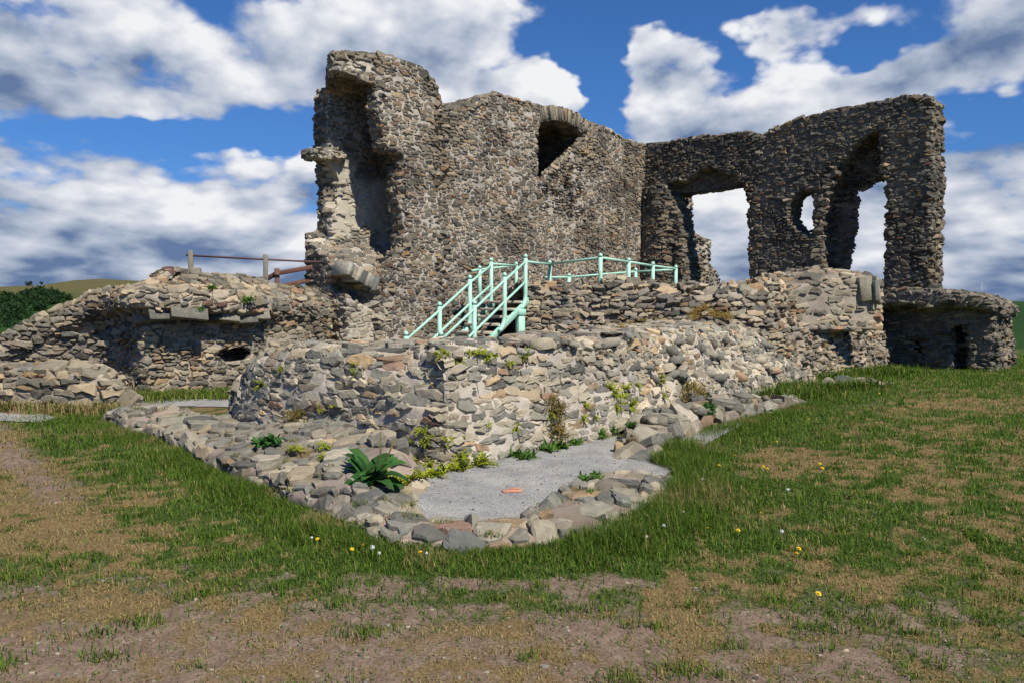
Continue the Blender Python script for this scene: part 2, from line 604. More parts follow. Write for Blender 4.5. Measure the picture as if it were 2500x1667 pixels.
STONES = [(0.0, (0.085, 0.088, 0.085)), (0.13, (0.15, 0.155, 0.145)), (0.28, (0.20, 0.195, 0.17)), (0.42, (0.24, 0.225, 0.185)),
          (0.55, (0.13, 0.14, 0.14)), (0.66, (0.27, 0.25, 0.21)), (0.76, (0.19, 0.165, 0.13)), (0.86, (0.30, 0.285, 0.25)), (0.95, (0.25, 0.19, 0.12)), (1.0, (0.17, 0.115, 0.10))]


def stone_mat(name, mortar, gain=1.0, tint=(1, 1, 1), lichen=0.35, moss=0.0, mort_amt=1.0, stain=0.4, light_patch=None, gloom=None):
    m_, N = material(name)
    co = N.n('ShaderNodeTexCoord').outputs['Object']
    sid, sid2, mort = N.attr('sid'), N.attr('sid2'), N.attr('mort')
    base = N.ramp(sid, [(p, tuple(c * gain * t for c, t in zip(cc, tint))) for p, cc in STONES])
    mot = N.noise(co, 11, 6, 0.65, 0.3)
    fine = N.noise(co, 55, 5, 0.7)
    base = N.mix(1.0, base, N.ramp(N.m('ADD', N.m('MULTIPLY', mot, 0.6), N.m('MULTIPLY', sid2, 0.4)), [(0.25, (0.55, 0.55, 0.57)), (0.5, (1.0, 1.0, 1.0)), (0.78, (1.5, 1.45, 1.36))]), 'MULTIPLY')
    base = N.mix(N.step(fine, 0.62, 0.75, 0, 0.5 * lichen), base, (0.5, 0.48, 0.43))
    base = N.mix(N.m('MULTIPLY', N.step(N.noise(co, 7, 5, 0.7), 0.56, 0.7), lichen * 0.55), base, (0.42, 0.40, 0.33))
    mc = N.mix(N.noise(co, 6, 5, 0.6), tuple(c * 0.62 for c in mortar), tuple(min(1, c * 1.25) for c in mortar))
    mc = N.mix(N.step(fine, 0.45, 0.62, 0, 0.3), mc, tuple(c * 0.5 for c in mortar))
    mc = N.mix(N.m('MULTIPLY', N.attr('rak'), 0.85), mc, (0.075, 0.062, 0.048))  # open joints lack mortar; their gap shadow is put in as dark brown
    col = N.mix(N.m('MULTIPLY', mort, mort_amt), base, mc)
    if stain:
        big = N.noise(co, 0.9, 6, 0.6)
        col = N.mix(1.0, col, N.ramp(big, [(0.32, (1 - stain, 1 - stain, 1 - stain * 0.95)), (0.52, (1, 1, 1)), (0.7, (1.12, 1.08, 1.0))]), 'MULTIPLY')
    if moss:
        col = N.mix(N.m('MULTIPLY', N.step(N.noise(co, 3.1, 6, 0.7), 0.56, 0.68), moss), col, (0.10, 0.085, 0.02))
        col = N.mix(N.m('MULTIPLY', N.step(N.noise(co, 4.3, 5, 0.7, 0.4), 0.62, 0.7), moss * 0.7), col, (0.21, 0.10, 0.03))
    if light_patch:
        # old lime plaster still on the face
        col = N.mix(N.m('MULTIPLY', N.attr('lime'), N.step(N.noise(co, 5, 6, 0.7), 0.35, 0.55, 0.35, 1.0)), col, N.mix(fine, tuple(c * 0.8 for c in light_patch), light_patch))
    finish(N, col, 0.92, N.m('ADD', N.m('MULTIPLY', mot, 0.6), N.m('MULTIPLY', fine, 0.5)), 0.75, 0.018, 0.15)
    return m_


def plain(name, col, rough=0.6, var=0.15, scale=20, metal=0.0, spec=0.4, bstr=0.15, rust=None):
    m_, N = material(name)
    co = N.n('ShaderNodeTexCoord').outputs['Object']
    nz = N.noise(co, scale, 5, 0.65)
    c = N.mix(nz, tuple(x * (1 - var) for x in col), tuple(min(1, x * (1 + var)) for x in col))
    if rust:
        c = N.mix(N.step(N.noise(co, scale * 0.5, 6, 0.7), 0.62, 0.72), c, rust)
    finish(N, c, rough, nz, bstr, 0.005, spec, metal)
    return m_


def leaf_mat(name, a, b, dry=None):
    """a..b over the attribute 'tone'"""
    m_, N = material(name)
    t = N.attr('tone')
    c = N.mix(t, a, b)
    if dry:
        c = N.mix(N.attr('dry'), c, N.mix(t, tuple(x * 0.7 for x in dry), tuple(x * 1.2 for x in dry)))
    out = N.n('ShaderNodeOutputMaterial')
    p = N.n('ShaderNodeBsdfPrincipled')
    N.put(p.inputs['Base Color'], c)
    p.inputs['Roughness'].default_value = 0.7
    p.inputs['Specular IOR Level'].default_value = 0.15
    tr = N.n('ShaderNodeBsdfTranslucent')
    N.put(tr.inputs[0], N.mix(1.0, c, (1.1, 1.25, 0.7), 'MULTIPLY'))
    ms = N.n('ShaderNodeMixShader')
    ms.inputs[0].default_value = 0.3
    N.t.links.new(p.outputs[0], ms.inputs[1]); N.t.links.new(tr.outputs[0], ms.inputs[2])
    N.t.links.new(ms.outputs[0], out.inputs[0])
    return m_


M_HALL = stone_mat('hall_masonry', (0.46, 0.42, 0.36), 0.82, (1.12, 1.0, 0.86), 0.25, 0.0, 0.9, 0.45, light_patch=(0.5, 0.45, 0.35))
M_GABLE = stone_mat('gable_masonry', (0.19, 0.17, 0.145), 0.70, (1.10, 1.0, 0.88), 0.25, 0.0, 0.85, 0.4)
M_BANK = stone_mat('bank_rubble', (0.36, 0.31, 0.25), 1.15, (1.12, 1.0, 0.85), 0.4, 0.4, 0.9, 0.35, light_patch=(0.62, 0.60, 0.56))
M_FRONT = stone_mat('front_rubble', (0.45, 0.40, 0.335), 1.2, (1.06, 1.0, 0.89), 0.45, 0.15, 1.0, 0.25)
M_LEFT = stone_mat('chamber_rubble', (0.36, 0.31, 0.25), 1.0, (1.10, 1.0, 0.86), 0.4, 0.45, 1.0, 0.4, light_patch=(0.52, 0.46, 0.38))
M_KERB = stone_mat('kerb_stone', (0.30, 0.24, 0.20), 0.92, (1.04, 1.0, 0.92), 0.6, 0.5, 1.0, 0.25)
M_SLATE = stone_mat('slate_slab', (0.24, 0.24, 0.22), 1.0, (1.04, 1.0, 0.9), 0.4, 0.0, 0.3, 0.3)

def tube(path, r, seg=10, cap=True):
    """tube along a polyline with mitred rings: V, F list"""
    path = np.asarray(path, float)
    n = len(path)
    rr = np.full(n, r) if np.isscalar(r) else np.asarray(r)
    T = np.gradient(path, axis=0)
    T /= np.linalg.norm(T, axis=1, keepdims=True) + 1e-12
    up = np.array([0, 0, 1.0]) if abs(T[0, 2]) < 0.9 else np.array([1.0, 0, 0])
    V = []
    a = np.linspace(0, 2 * np.pi, seg, endpoint=False)
    A = np.cross(T[0], up); A /= np.linalg.norm(A)
    for i in range(n):
        A = A - T[i] * (A @ T[i]); A /= np.linalg.norm(A)
        B = np.cross(T[i], A)
        V.append(path[i] + rr[i] * (np.cos(a)[:, None] * A + np.sin(a)[:, None] * B))
    V = np.concatenate(V)
    F = []
    for i in range(n - 1):
        k = np.arange(seg)
        F.append(np.stack([i * seg + k, i * seg + (k + 1) % seg, (i + 1) * seg + (k + 1) % seg, (i + 1) * seg + k], 1))
    quads = np.concatenate(F)
    fl = [quads]
    if cap:
        V = np.vstack([V, path[0], path[-1]])
        k = np.arange(seg)
        c0, c1 = len(V) - 2, len(V) - 1
        fl.append(np.concatenate([np.stack([np.full(seg, c0), (k + 1) % seg, k], 1), np.stack([np.full(seg, c1), (n - 1) * seg + k, (n - 1) * seg + (k + 1) % seg], 1)]))
    return V, fl


class MB:
    """collects pieces into one mesh"""
    def __init__(s):
        s.V, s.q, s.t, s.n = [], [], [], 0

    def add(s, V, fl):
        for f in (fl if isinstance(fl, list) else [fl]):
            (s.q if f.shape[1] == 4 else s.t).append(f + s.n)
        s.V.append(np.asarray(V, float)); s.n += len(V)
        return s

    def tube(s, path, r, seg=10):
        return s.add(*tube(path, r, seg))

    def box(s, c, ax, half, bev=0.0):
        """oriented box with slightly drawn-in corners; ax rows are unit axes"""
        ax = np.asarray(ax, float)
        P = []
        b = bev
        # 24-point chamfered box
        for sx in (-1, 1):
            for sy in (-1, 1):
                for sz in (-1, 1):
                    sg = np.array([sx, sy, sz]); h = np.array(half)
                    for k in range(3):
                        q = sg * (h - b); q[k] = sg[k] * h[k]
                        P.append(np.asarray(c) + q @ ax)
        P = np.array(P)
        def vid(sx, sy, sz, k):
            return (((sx > 0) * 4 + (sy > 0) * 2 + (sz > 0)) * 3) + k
        q, t = [], []
        for k in range(3):
            for s1 in (-1, 1):
                o1, o2 = (k + 1) % 3, (k + 2) % 3
                cyc = []
                for (a, d) in ((-1, -1), (1, -1), (1, 1), (-1, 1)):
                    sg = [0, 0, 0]; sg[k] = s1; sg[o1] = a; sg[o2] = d
                    cyc.append(vid(*sg, k))
                q.append(cyc if s1 > 0 else cyc[::-1])
                # edges: between face k and face o1
            for s1 in (-1, 1):
                for s2 in (-1, 1):
                    o1, o2 = (k + 1) % 3, (k + 2) % 3
                    sg0 = [0, 0, 0]; sg0[k] = s1; sg0[o1] = s2; sg0[o2] = -1
                    sg1 = list(sg0); sg1[o2] = 1
                    e = [vid(*sg0, k), vid(*sg0, o1), vid(*sg1, o1), vid(*sg1, k)]
                    q.append(e if s1 * s2 > 0 else e[::-1])
        for sx in (-1, 1):
            for sy in (-1, 1):
                for sz in (-1, 1):
                    e = [vid(sx, sy, sz, 0), vid(sx, sy, sz, 1), vid(sx, sy, sz, 2)]
                    t.append(e if sx * sy * sz > 0 else e[::-1])
        return s.add(P, [np.array(q), np.array(t)])

    def mesh(s, name, smooth=False, attrs=None):
        fl = []
        if s.q: fl.append(np.concatenate(s.q))
        if s.t: fl.append(np.concatenate(s.t))
        return mesh(name, np.concatenate(s.V), fl, attrs, smooth)


# ------------------------------------------------------------------ the great hall: tower end and long wall share one face
FH = Frame((-1.75, 20.0), (0.67, 0.74))
K1, O1 = 600 / 1344, (700, 100)
K2, O2 = 700 / 1568, (1000, 180)
VH = 0.028


def finish_wall(name, frame, V, g, Q, scale, seed, mat, label, cat, parent=None, lime=None, group=None, **kw):
    P, Fl, att = masonry(V, g, Q, scale, seed, extra=lime, **kw)
    W = frame.world(P)
    me = mesh(name, W, Fl, att, 'skin')
    lo, hi = W.min(0), W.max(0)
    base = ((lo[0] + hi[0]) / 2, (lo[1] + hi[1]) / 2, lo[2])
    o = obj(name, me, mat, parent, None if parent else base)
    if label:
        tag(o, label, cat, group)
    return o


win = FH.poly(crop(O2, K2, [(707, 278), (745, 262), (790, 257), (850, 268), (905, 292), (958, 338), (930, 375), (850, 450), (790, 500), (745, 540), (726, 590), (700, 594)]))
top_hall = FH.poly(crop(O2, K2, [(182, 470), (188, 300), (192, 235), (260, 212), (325, 195), (370, 150), (420, 122), (490, 103), (540, 128), (620, 150), (700, 172), (780, 185), (850, 203), (960, 250), (1040, 282), (1100, 300), (1160, 348), (1220, 372), (1285, 388)]))
hall_poly = [(-0.05, 0.4), (-0.05, top_hall[0][1] - 0.3)] + top_hall + [(9.75, top_hall[-1][1]), (9.75, 0.4)]

wl, wr = win[0][0], win[5][0]
win_in = [(wl, win[0][1]), win[1], win[2], win[3], win[4], (wr, win[5][1]), (wr, win[-1][1] - 0.9), (wl, win[-1][1] - 0.9)]
gap = FH.uz(*crop(O2, K2, [(712, 566)])[0], -1.9)


def f_hall(u, n, z):
    p = poly_sd(u, z, hall_poly)
    f = np.maximum(p, np.abs(n + 1.05) - 1.05)
    f = np.maximum(f, -np.maximum(poly_sd(u, z, win), -(n + 1.75)))
    f = np.maximum(f, -np.maximum(poly_sd(u, z, win_in), np.maximum(-(n + 1.75), n + 0.16)))
    # light gap through the back of the recess
    f = np.maximum(f, -np.maximum(np.maximum(np.abs(u - gap[0]) - 0.10, np.abs(z - gap[1]) - 0.16), n + 1.6))
    return f


V, g, Q = sdf_wall(FH, (-0.4, -2.3, 0.3), (10.0, 0.2, 8.2), VH, f_hall, 0.65, seed=5)
SC_UP = (0.24, 0.24, 0.08)
hall = finish_wall('hall_wall', FH, V, g, Q, SC_UP, 5, M_HALL, 'tall grey ruined wall with arched dark window recess, behind the green stair railings', 'ruined wall',
                   lime=lambda V: 0.0 * V[:, 0], joint=0.003, prot=0.017, tilt=0.09, S=8, recess=0.002, rakedirt=0.85, rake=0.026, chip=0.009, rowjit=0.42, warp=0.035, face=(0.78, 0.97))

# voussoirs of the window arch
arch_pts = FH.poly(crop(O2, K2, [(712, 225), (780, 215), (850, 228), (915, 255), (965, 300)]))
def voussoirs(frame, line, depth, n0, n1, count, seed, wid=0.9):
    """thin slabs on edge, radiating across a line in u,z"""
    rng = np.random.default_rng(seed)
    L = np.array(line)
    seg = np.r_[0, np.cumsum(np.linalg.norm(np.diff(L, axis=0), axis=1))]
    mb = MB(); sid = []
    s_ = 0.0
    while s_ < seg[-1]:
        w = seg[-1] / count * 0.5 * rng.uniform(0.5, 1.5)
        c = np.array([np.interp(s_ + w, seg, L[:, k]) for k in (0, 1)])
        a, b = [np.array([np.interp(np.clip(s_ + w + e, 0, seg[-1]), seg, L[:, k]) for k in (0, 1)]) for e in (-0.15, 0.15)]
        t = (b - a) / np.linalg.norm(b - a)
        k_ = rng.uniform(-0.10, 0.10)
        t = np.array([t[0] - k_ * t[1], t[1] + k_ * t[0]]); t /= np.linalg.norm(t)
        d = depth * 0.5 * rng.uniform(0.72, 1.15)
        nn = n1 + rng.uniform(-0.06, 0.03)
        ax3 = frame.vec(np.array([[t[0], 0, t[1]], [-t[1], 0, t[0]], [0, 1, 0]]))
        cc = frame.world(np.array([[c[0], (n0 + nn) / 2, c[1]]]))[0]
        mb.box(cc, ax3, (w * wid, d, (nn - n0) / 2), 0.007)
        sid += [rng.uniform(0, 1)] * 24
        s_ += 2 * w
    V = np.concatenate(mb.V); V += rng.uniform(-0.006, 0.006, V.shape); mb.V = [V]
    return mb.mesh('voussoirs', False, {'sid': sid, 'sid2': sid[::-1], 'mort': np.zeros(len(sid))})


M_ARCH = stone_mat('arch_slates', (0.3, 0.26, 0.2), 1.0, (1.08, 1.0, 0.86), 0.4, 0.0, 0.5, 0.2)
obj('arch', voussoirs(FH, arch_pts, 0.42, -0.25, 0.045, 30, 3), M_ARCH, hall)

# tower end: front skin, void, back skin, vault above
def cp(pts):
    return crop(O1, K1, pts)


skin_poly = FH.poly(cp([(862, 640), (845, 480), (848, 330), (830, 255), (800, 205), (740, 170), (680, 135), (625, 115), (590, 150), (575, 205), (510, 250), (500, 340), (510, 430), (535, 520), (540, 600), (640, 615), (625, 700), (615, 800), (625, 900), (640, 1000), (640, 1130)])) 
u_low = skin_poly[-1][0]
skin_poly = [(0.0, 0.3), (0.0, skin_poly[0][1])] + skin_poly + [(u_low - 0.15, 2.9), (u_low - 0.55, 2.2), (u_low - 0.7, 0.3)]
NB = -1.35
back_poly = FH.poly(cp([(225, 300), (222, 420), (225, 560), (232, 700), (245, 900), (250, 1100), (245, 1250), (250, 1450)]), NB)
zt = FH.uz(*cp([(420, 110)])[0], -0.9)[1]
back_poly = [(0.6, 0.3), (0.6, zt - 0.8)] + [(back_poly[0][0] + 0.1, zt - 0.6)] + back_poly + [(back_poly[-1][0], 0.3)]
uT = FH.uz(*cp([(270, 230)])[0], NB)[0]
vault_prof = [(-0.0, zt - 0.85), (-0.35, zt - 0.62), (-0.75, zt - 0.55), (-1.1, zt - 0.6), (-1.35, zt - 0.8)]
z_corb = FH.uz(*cp([(180, 600)])[0], NB)[1]
u_corb = FH.uz(*cp([(125, 590)])[0], NB)[0]

LIP_N = [-1.9, -1.3, -0.75, -0.42, -0.18, 0.0]
LIP_U = [FH.uz(*cp([q])[0], nn)[0] for q, nn in zip([(228, 260), (228, 260), (238, 250), (290, 230), (420, 200), (560, 180)], LIP_N)]


def f_tower(u, n, z):
    skin = np.maximum(poly_sd(u, z, skin_poly), np.abs(n + 0.24) - 0.24)
    back = np.maximum(poly_sd(u, z, back_poly), np.abs(n - (NB - 0.3)) - 0.3)
    # solid core behind the skin to the right, void near its broken end
    core = np.maximum(np.maximum(np.maximum(u - 0.0, -(u + 0.55)), np.abs(n + 0.9) - 0.9), z - (zt - 1.0))
    # vault: rounded top carried over the void
    vt = np.interp(n, [p[0] for p in vault_prof[::-1]], [p[1] for p in vault_prof[::-1]])
    slant = np.interp(n, LIP_N, LIP_U).astype(np.float32)
    topz = zt - 0.10 * (n + 0.8) ** 2 - 0.55 * np.maximum(u + 0.9, 0) ** 2 - 0.12 * np.maximum(-(u + 1.9), 0)
    vault = np.maximum(np.maximum(vt - z, z - topz), np.maximum(np.maximum(slant - u, u + 0.08), np.abs(n + 0.95) - 0.95))
    base = np.maximum(np.maximum(z - 3.05 + 0.75 * (n + 1.2) - 0.12 * (u + 1.4), -(u + 2.75)), np.maximum(u + 0.05, np.abs(n + 1.1) - 0.85))
    corb = np.maximum(np.maximum(np.abs(z - z_corb + 0.10) - 0.11, np.maximum(u_corb - u, u - (u_corb + 0.9))), np.abs(n - NB + 0.1) - 0.3)
    corb = np.maximum(corb, (z_corb - 0.3 - 0.5 * (u_corb + 0.45 - u)) - z + 0.0)
    f = np.minimum(np.minimum(np.minimum(skin, back), np.minimum(core, vault)), np.minimum(base, corb))
    f = np.maximum(f, u - 0.0)
    # broken hollow at the outer edge below the ledge
    e = np.sqrt(((u - u_corb - 0.55) / 0.3) ** 2 + ((n - NB) / 0.35) ** 2 + ((z - z_corb + 0.85) / 0.5) ** 2) - 1
    f = np.maximum(f, -e * 0.3)
    # hollow under the fallen arch piece
    hc = HOL
    e = np.sqrt(((u - hc[0]) / 0.52) ** 2 + ((n - hc[1]) / 0.75) ** 2 + ((z - hc[2] + 0.55 * (u - hc[0])) / 0.30) ** 2) - 1
    f = np.maximum(f, -e * 0.34)
    return f


hu = FH.uz(*cp([(375, 1350)])[0], -0.25)
HOL = (hu[0] + 0.05, -0.3, hu[1] - 0.02)
V, g, Q = sdf_wall(FH, (-4.0, -2.4, 0.2), (0.3, 0.7, 8.6), VH, f_tower, 0.42, seed=5)


def lime_t(V):
    inner = (V[:, 1] < -0.85) & (V[:, 1] > NB - 0.25) & (V[:, 0] < -0.4)
    mid = sstep(V[:, 2], 2.7, 3.3) * (1 - sstep(V[:, 2], 4.9, 5.5))
    lip = sstep(V[:, 2], zt - 0.58, zt - 0.45) * (1 - sstep(V[:, 2], zt - 0.35, zt - 0.15)) * (V[:, 0] < -1.4)
    wide = vnoise(V, 1.6, 77, 2)
    lip = lip * (V[:, 1] > -1.3) * (V[:, 1] < -0.12)
    foot = 0.55 * (V[:, 0] < -1.75) * (V[:, 1] > -0.6) * (1 - sstep(V[:, 2], 1.5, 2.0))
    return np.clip(inner * mid * sstep(wide, -0.5, 0.15) + lip * 0.9 + foot, 0, 1)


tower = finish_wall('ruined_tower', FH, V, g, Q, SC_UP, 5, M_HALL, 'tallest ruined stone tower stump, broken open under a vault with pale plaster inside', 'ruined tower',
                    lime=lime_t, joint=0.003, prot=0.017, tilt=0.09, S=8, recess=0.002, rakedirt=0.85, rake=0.026, chip=0.009, rowjit=0.42, warp=0.035, face=(0.78, 0.97))
fr = FH.poly(cp([(330, 1240), (405, 1282), (505, 1340)]), -0.2)
obj('arch_fragment', voussoirs(FH, fr, 0.36, -0.75, -0.16, 8, 8, 1.0), stone_mat('pale_voussoirs', (0.5, 0.42, 0.35), 1.25, (1.0, 1.0, 0.97), 0.5, 0.0, 0.5, 0.1), tower)

# ------------------------------------------------------------------ the right-hand wall, square to the hall wall
FG = Frame((4.45, 26.95), (0.74, -0.67))
K3, O3 = 900 / 1882, (1550, 200)


def c3(pts):
    return crop(O3, K3, pts)


top_g = FG.poly(c3([(45, 318), (150, 310), (270, 285), (400, 274), (540, 257), (620, 270), (679, 285), (684, 250), (780, 214), (880, 174), (985, 150), (1100, 124), (1250, 97), (1262, 108), (1330, 85), (1395, 68), (1480, 74)]))
uE = FG.uz(*c3([(1492, 500)])[0])[0]
gable_poly = [(-0.3, 1.0), (-0.3, top_g[0][1])] + top_g + [(uE, top_g[-1][1] - 0.05), (uE + 0.1, 5.0), (uE + 0.12, 1.0)]
door = FG.poly(c3([(155, 520), (250, 505), (330, 455), (385, 430), (470, 462), (540, 505), (576, 556), (580, 800), (586, 1035), (590, 1200), (250, 1200), (248, 1000), (238, 800), (222, 700), (190, 600)]))
pane = FG.poly(c3([(782, 640), (800, 585), (850, 552), (912, 540), (918, 640), (914, 710), (905, 788), (850, 785), (808, 740), (782, 705)]))
embr = FG.poly(c3([(1248, 235), (1185, 265), (1120, 320), (1060, 395), (1010, 500), (965, 610), (945, 770), (955, 900), (965, 1100), (1250, 1150), (1256, 900), (1264, 500)]))
slit = FG.poly(c3([(1140, 560), (1195, 545), (1215, 512), (1262, 502), (1330, 500), (1330, 1180), (1080, 1180), (1092, 950), (1110, 850), (1138, 730)]), -0.85)


da, db = FG.uz(*c3([(245, 578)])[0], -0.42), FG.uz(*c3([(575, 532)])[0], -0.42)


def f_gable(u, n, z):
    p = poly_sd(u, z, gable_poly)
    f = np.maximum(p, np.abs(n + 0.47) - 0.47)
    # thicker pier at the end
    pier = np.maximum(np.maximum(p, (uE - 1.35) - u), np.abs(n + 0.62) - 0.62)
    f = np.minimum(f, pier)
    # heavy jamb bulging beside the doorway
    uj = door[0][0]
    col_ = np.maximum(np.maximum(np.sqrt(((u - uj + 0.35) / 0.8) ** 2 + ((n + 0.1) / 0.5) ** 2) * 0.4 - 0.30 - 0.03 * np.maximum(4.0 - z, 0), z - door[0][1] + 0.1), 1.0 - z)
    f = np.minimum(f, col_)
    bar = da[1] + (u - da[0]) * (db[1] - da[1]) / (db[0] - da[0]) + 0.04
    f = np.maximum(f, -np.maximum(poly_sd(u, z, door), np.minimum(z - bar, -(n + 0.42))))
    f = np.maximum(f, -poly_sd(u, z, pane))
    f = np.maximum(f, -np.maximum(poly_sd(u, z, embr), -(n + 0.82)))
    f = np.maximum(f, -poly_sd(u, z, slit))
    return f


V, g, Q = sdf_wall(FG, (-0.6, -1.5, 0.9), (uE + 0.4, 0.7, 8.8), VH, f_gable, 0.65, seed=9)
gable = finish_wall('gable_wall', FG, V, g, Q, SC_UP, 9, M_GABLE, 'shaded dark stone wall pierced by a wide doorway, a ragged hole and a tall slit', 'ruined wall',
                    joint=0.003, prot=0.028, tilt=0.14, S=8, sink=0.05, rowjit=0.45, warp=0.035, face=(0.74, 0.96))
M_IRON = plain('dark_iron', (0.05, 0.045, 0.045), 0.6, 0.3, 30)
def gpt(u, n, z):
    return FG.world(np.array([[u, n, z]]))[0]


obj('lintel_bar', MB().tube([gpt(da[0] - 0.2, -0.40, da[1]), gpt(db[0] + 0.2, -0.40, db[1])], 0.025, 8).mesh('lintel_bar', True), M_IRON, gable)

# a broken stub of wall beyond the doorway
FS = Frame((5.9, 28.6), (0.80, 0.6))
stub_poly = FS.poly(c3([(150, 560), (290, 578), (300, 640), (298, 770), (345, 790), (398, 815), (395, 840), (388, 930), (430, 985), (450, 1045), (460, 1150), (150, 1150)]))
hole = FS.poly(c3([(235, 850), (290, 840), (310, 880), (345, 1000), (330, 1150), (200, 1150)]))


def f_stub(u, n, z):
    f = np.maximum(poly_sd(u, z, stub_poly), np.abs(n + 0.5) - 0.5)
    return np.maximum(f, -np.maximum(poly_sd(u, z, hole), -(n + 0.8)))


su = [p[0] for p in stub_poly]; sz_ = [p[1] for p in stub_poly]
V, g, Q = sdf_wall(FS, (min(su) - .3, -1.3, max(min(sz_) - .3, 0.2)), (max(su) + .3, .3, max(sz_) + .3), 0.05, f_stub, 0.6, seed=12)
finish_wall('wall_stub', FS, V, g, Q, SC_UP, 12, M_HALL, 'small ragged stump of masonry seen through the wide doorway of the dark wall', 'ruined wall', lime=lambda V: 0 * V[:, 0], S=8)

# ------------------------------------------------------------------ vaulted undercroft stub at the far right
FU = Frame((10.3, 21.2), (0.74, -0.67))
ut = FU.poly(c3([(1240, 1090), (1300, 1070), (1400, 1060), (1580, 1070), (1700, 1085), (1800, 1115), (1850, 1140), (1875, 1180)]))
uD = FU.uz(*c3([(1885, 1300)])[0])[0] - 0.28
low_poly = [(-1.2, -0.3), (-1.2, 1.2)] + ut + [(uD - 0.02, 1.3), (uD + 0.1, 0.7), (uD + 0.12, -0.3)]
led_z = FU.uz(*c3([(1450, 1145)])[0], 0.55)[1]


def f_under(u, n, z):
    body = np.maximum(poly_sd(u, z, low_poly), np.abs(n + 1.1) - 1.1)
    led = np.maximum(np.maximum(poly_sd(u, z, low_poly), led_z - z + 0.25 * (n - 0.4) + 0.05 * np.sin(u * 5)), np.abs(n - 0.2) - 0.42 + 0.22 * np.maximum(u - 1.2, 0))
    f = np.minimum(body, led)
    nook = np.maximum(np.maximum(np.abs(u - 0.55) - 0.14, np.abs(z - 0.55) - 0.2), -(n + 0.5))
    f = np.maximum(f, -nook)
    dr = np.maximum(np.maximum(np.abs(u - 1.62 + 0.1 * z) - 0.19, z - 1.15), -(n + 0.7))
    return np.maximum(f, -dr)


V, g, Q = sdf_wall(FU, (-1.5, -2.5, -0.4), (uD + 0.5, 0.9, 2.7), 0.036, f_under, 0.6, seed=14)
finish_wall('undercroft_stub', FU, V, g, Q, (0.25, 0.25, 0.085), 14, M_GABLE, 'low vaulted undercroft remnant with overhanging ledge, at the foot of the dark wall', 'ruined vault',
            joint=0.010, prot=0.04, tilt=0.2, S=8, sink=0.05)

# ------------------------------------------------------------------ swept walls
def catmull(P, n):
    P = np.asarray(P, float)
    s = np.r_[0, np.cumsum(np.linalg.norm(np.diff(P[:, :2], axis=0), axis=1))]
    t = np.linspace(0, s[-1], n)
    m = np.gradient(P, s, axis=0)
    i = np.clip(np.searchsorted(s, t, side='right') - 1, 0, len(s) - 2)
    hh = (s[i + 1] - s[i])[:, None]
    x = ((t - s[i]) / (s[i + 1] - s[i]))[:, None]
    return ((1 + 2 * x) * (1 - x) ** 2 * P[i] + x * (1 - x) ** 2 * hh * m[i] + x * x * (3 - 2 * x) * P[i + 1] + x * x * (x - 1) * hh * m[i + 1]), t, s


def sweep(keys, ds, dt, back=(0.05, 1.0), near=0.4):
    """keys: (x, y, [(o, z) ...]); the wall's foot runs along x,y, its section goes inward (o) and up (z)"""
    P = np.array([(k[0], k[1]) for k in keys], float)
    L = np.linalg.norm(np.diff(P, axis=0), axis=1).sum()
    ns = int(L / ds) + 2
    path, t, s = catmull(P, ns)
    lens = [np.linalg.norm(np.diff(np.array(k[2]), axis=0), axis=1).sum() for k in keys]
    nt = int(max(lens) / dt) + 2
    prof = []
    for k in keys:
        q = np.array(k[2], float)
        a = np.linspace(0, 1, len(q))
        # equal parameter per control point keeps the same feature at the same row; spread rows by mean length
        prof.append(q)
    prof = np.array(prof)                                     # K, C, 2
    seg = np.linalg.norm(np.diff(prof, axis=1), axis=2).max(0)
    cum = np.r_[0, np.cumsum(seg)]
    rows = np.linspace(0, cum[-1], nt)
    pr = np.stack([np.stack([np.interp(rows, cum, prof[k, :, c]) for c in (0, 1)], 1) for k in range(len(keys))])  # K, nt, 2
    # round the control corners a little
    for _ in range(max(1, int(0.05 / dt))):
        pr[:, 1:-1] = 0.25 * pr[:, :-2] + 0.5 * pr[:, 1:-1] + 0.25 * pr[:, 2:]
    i = np.clip(np.searchsorted(s, t, side='right') - 1, 0, len(s) - 2)
    x = ((t - s[i]) / (s[i + 1] - s[i]))[:, None, None]
    x = x * x * (3 - 2 * x) * 0.5 + x * 0.5
    pp = pr[i] * (1 - x) + pr[i + 1] * x
    T = np.gradient(path, axis=0)
    w = max(3, int(0.35 / ds))
    ker = np.ones(w) / w
    T = np.stack([np.convolve(np.pad(T[:, c], w, mode='edge'), ker, 'same')[w:-w] for c in (0, 1)], 1)
    T /= np.linalg.norm(T, axis=1, keepdims=True)
    inn = np.stack([-T[:, 1], T[:, 0]], 1)
    G = np.zeros((ns, nt, 3))
    o1 = np.minimum(pp[:, :, 0], near)
    o2 = np.maximum(pp[:, :, 0] - near, 0)
    bk_ = np.array(back) / np.linalg.norm(back)
    G[:, :, 0] = path[:, None, 0] + inn[:, None, 0] * o1 + bk_[0] * o2
    G[:, :, 1] = path[:, None, 1] + inn[:, None, 1] * o1 + bk_[1] * o2
    G[:, :, 2] = pp[:, :, 1]
    return G


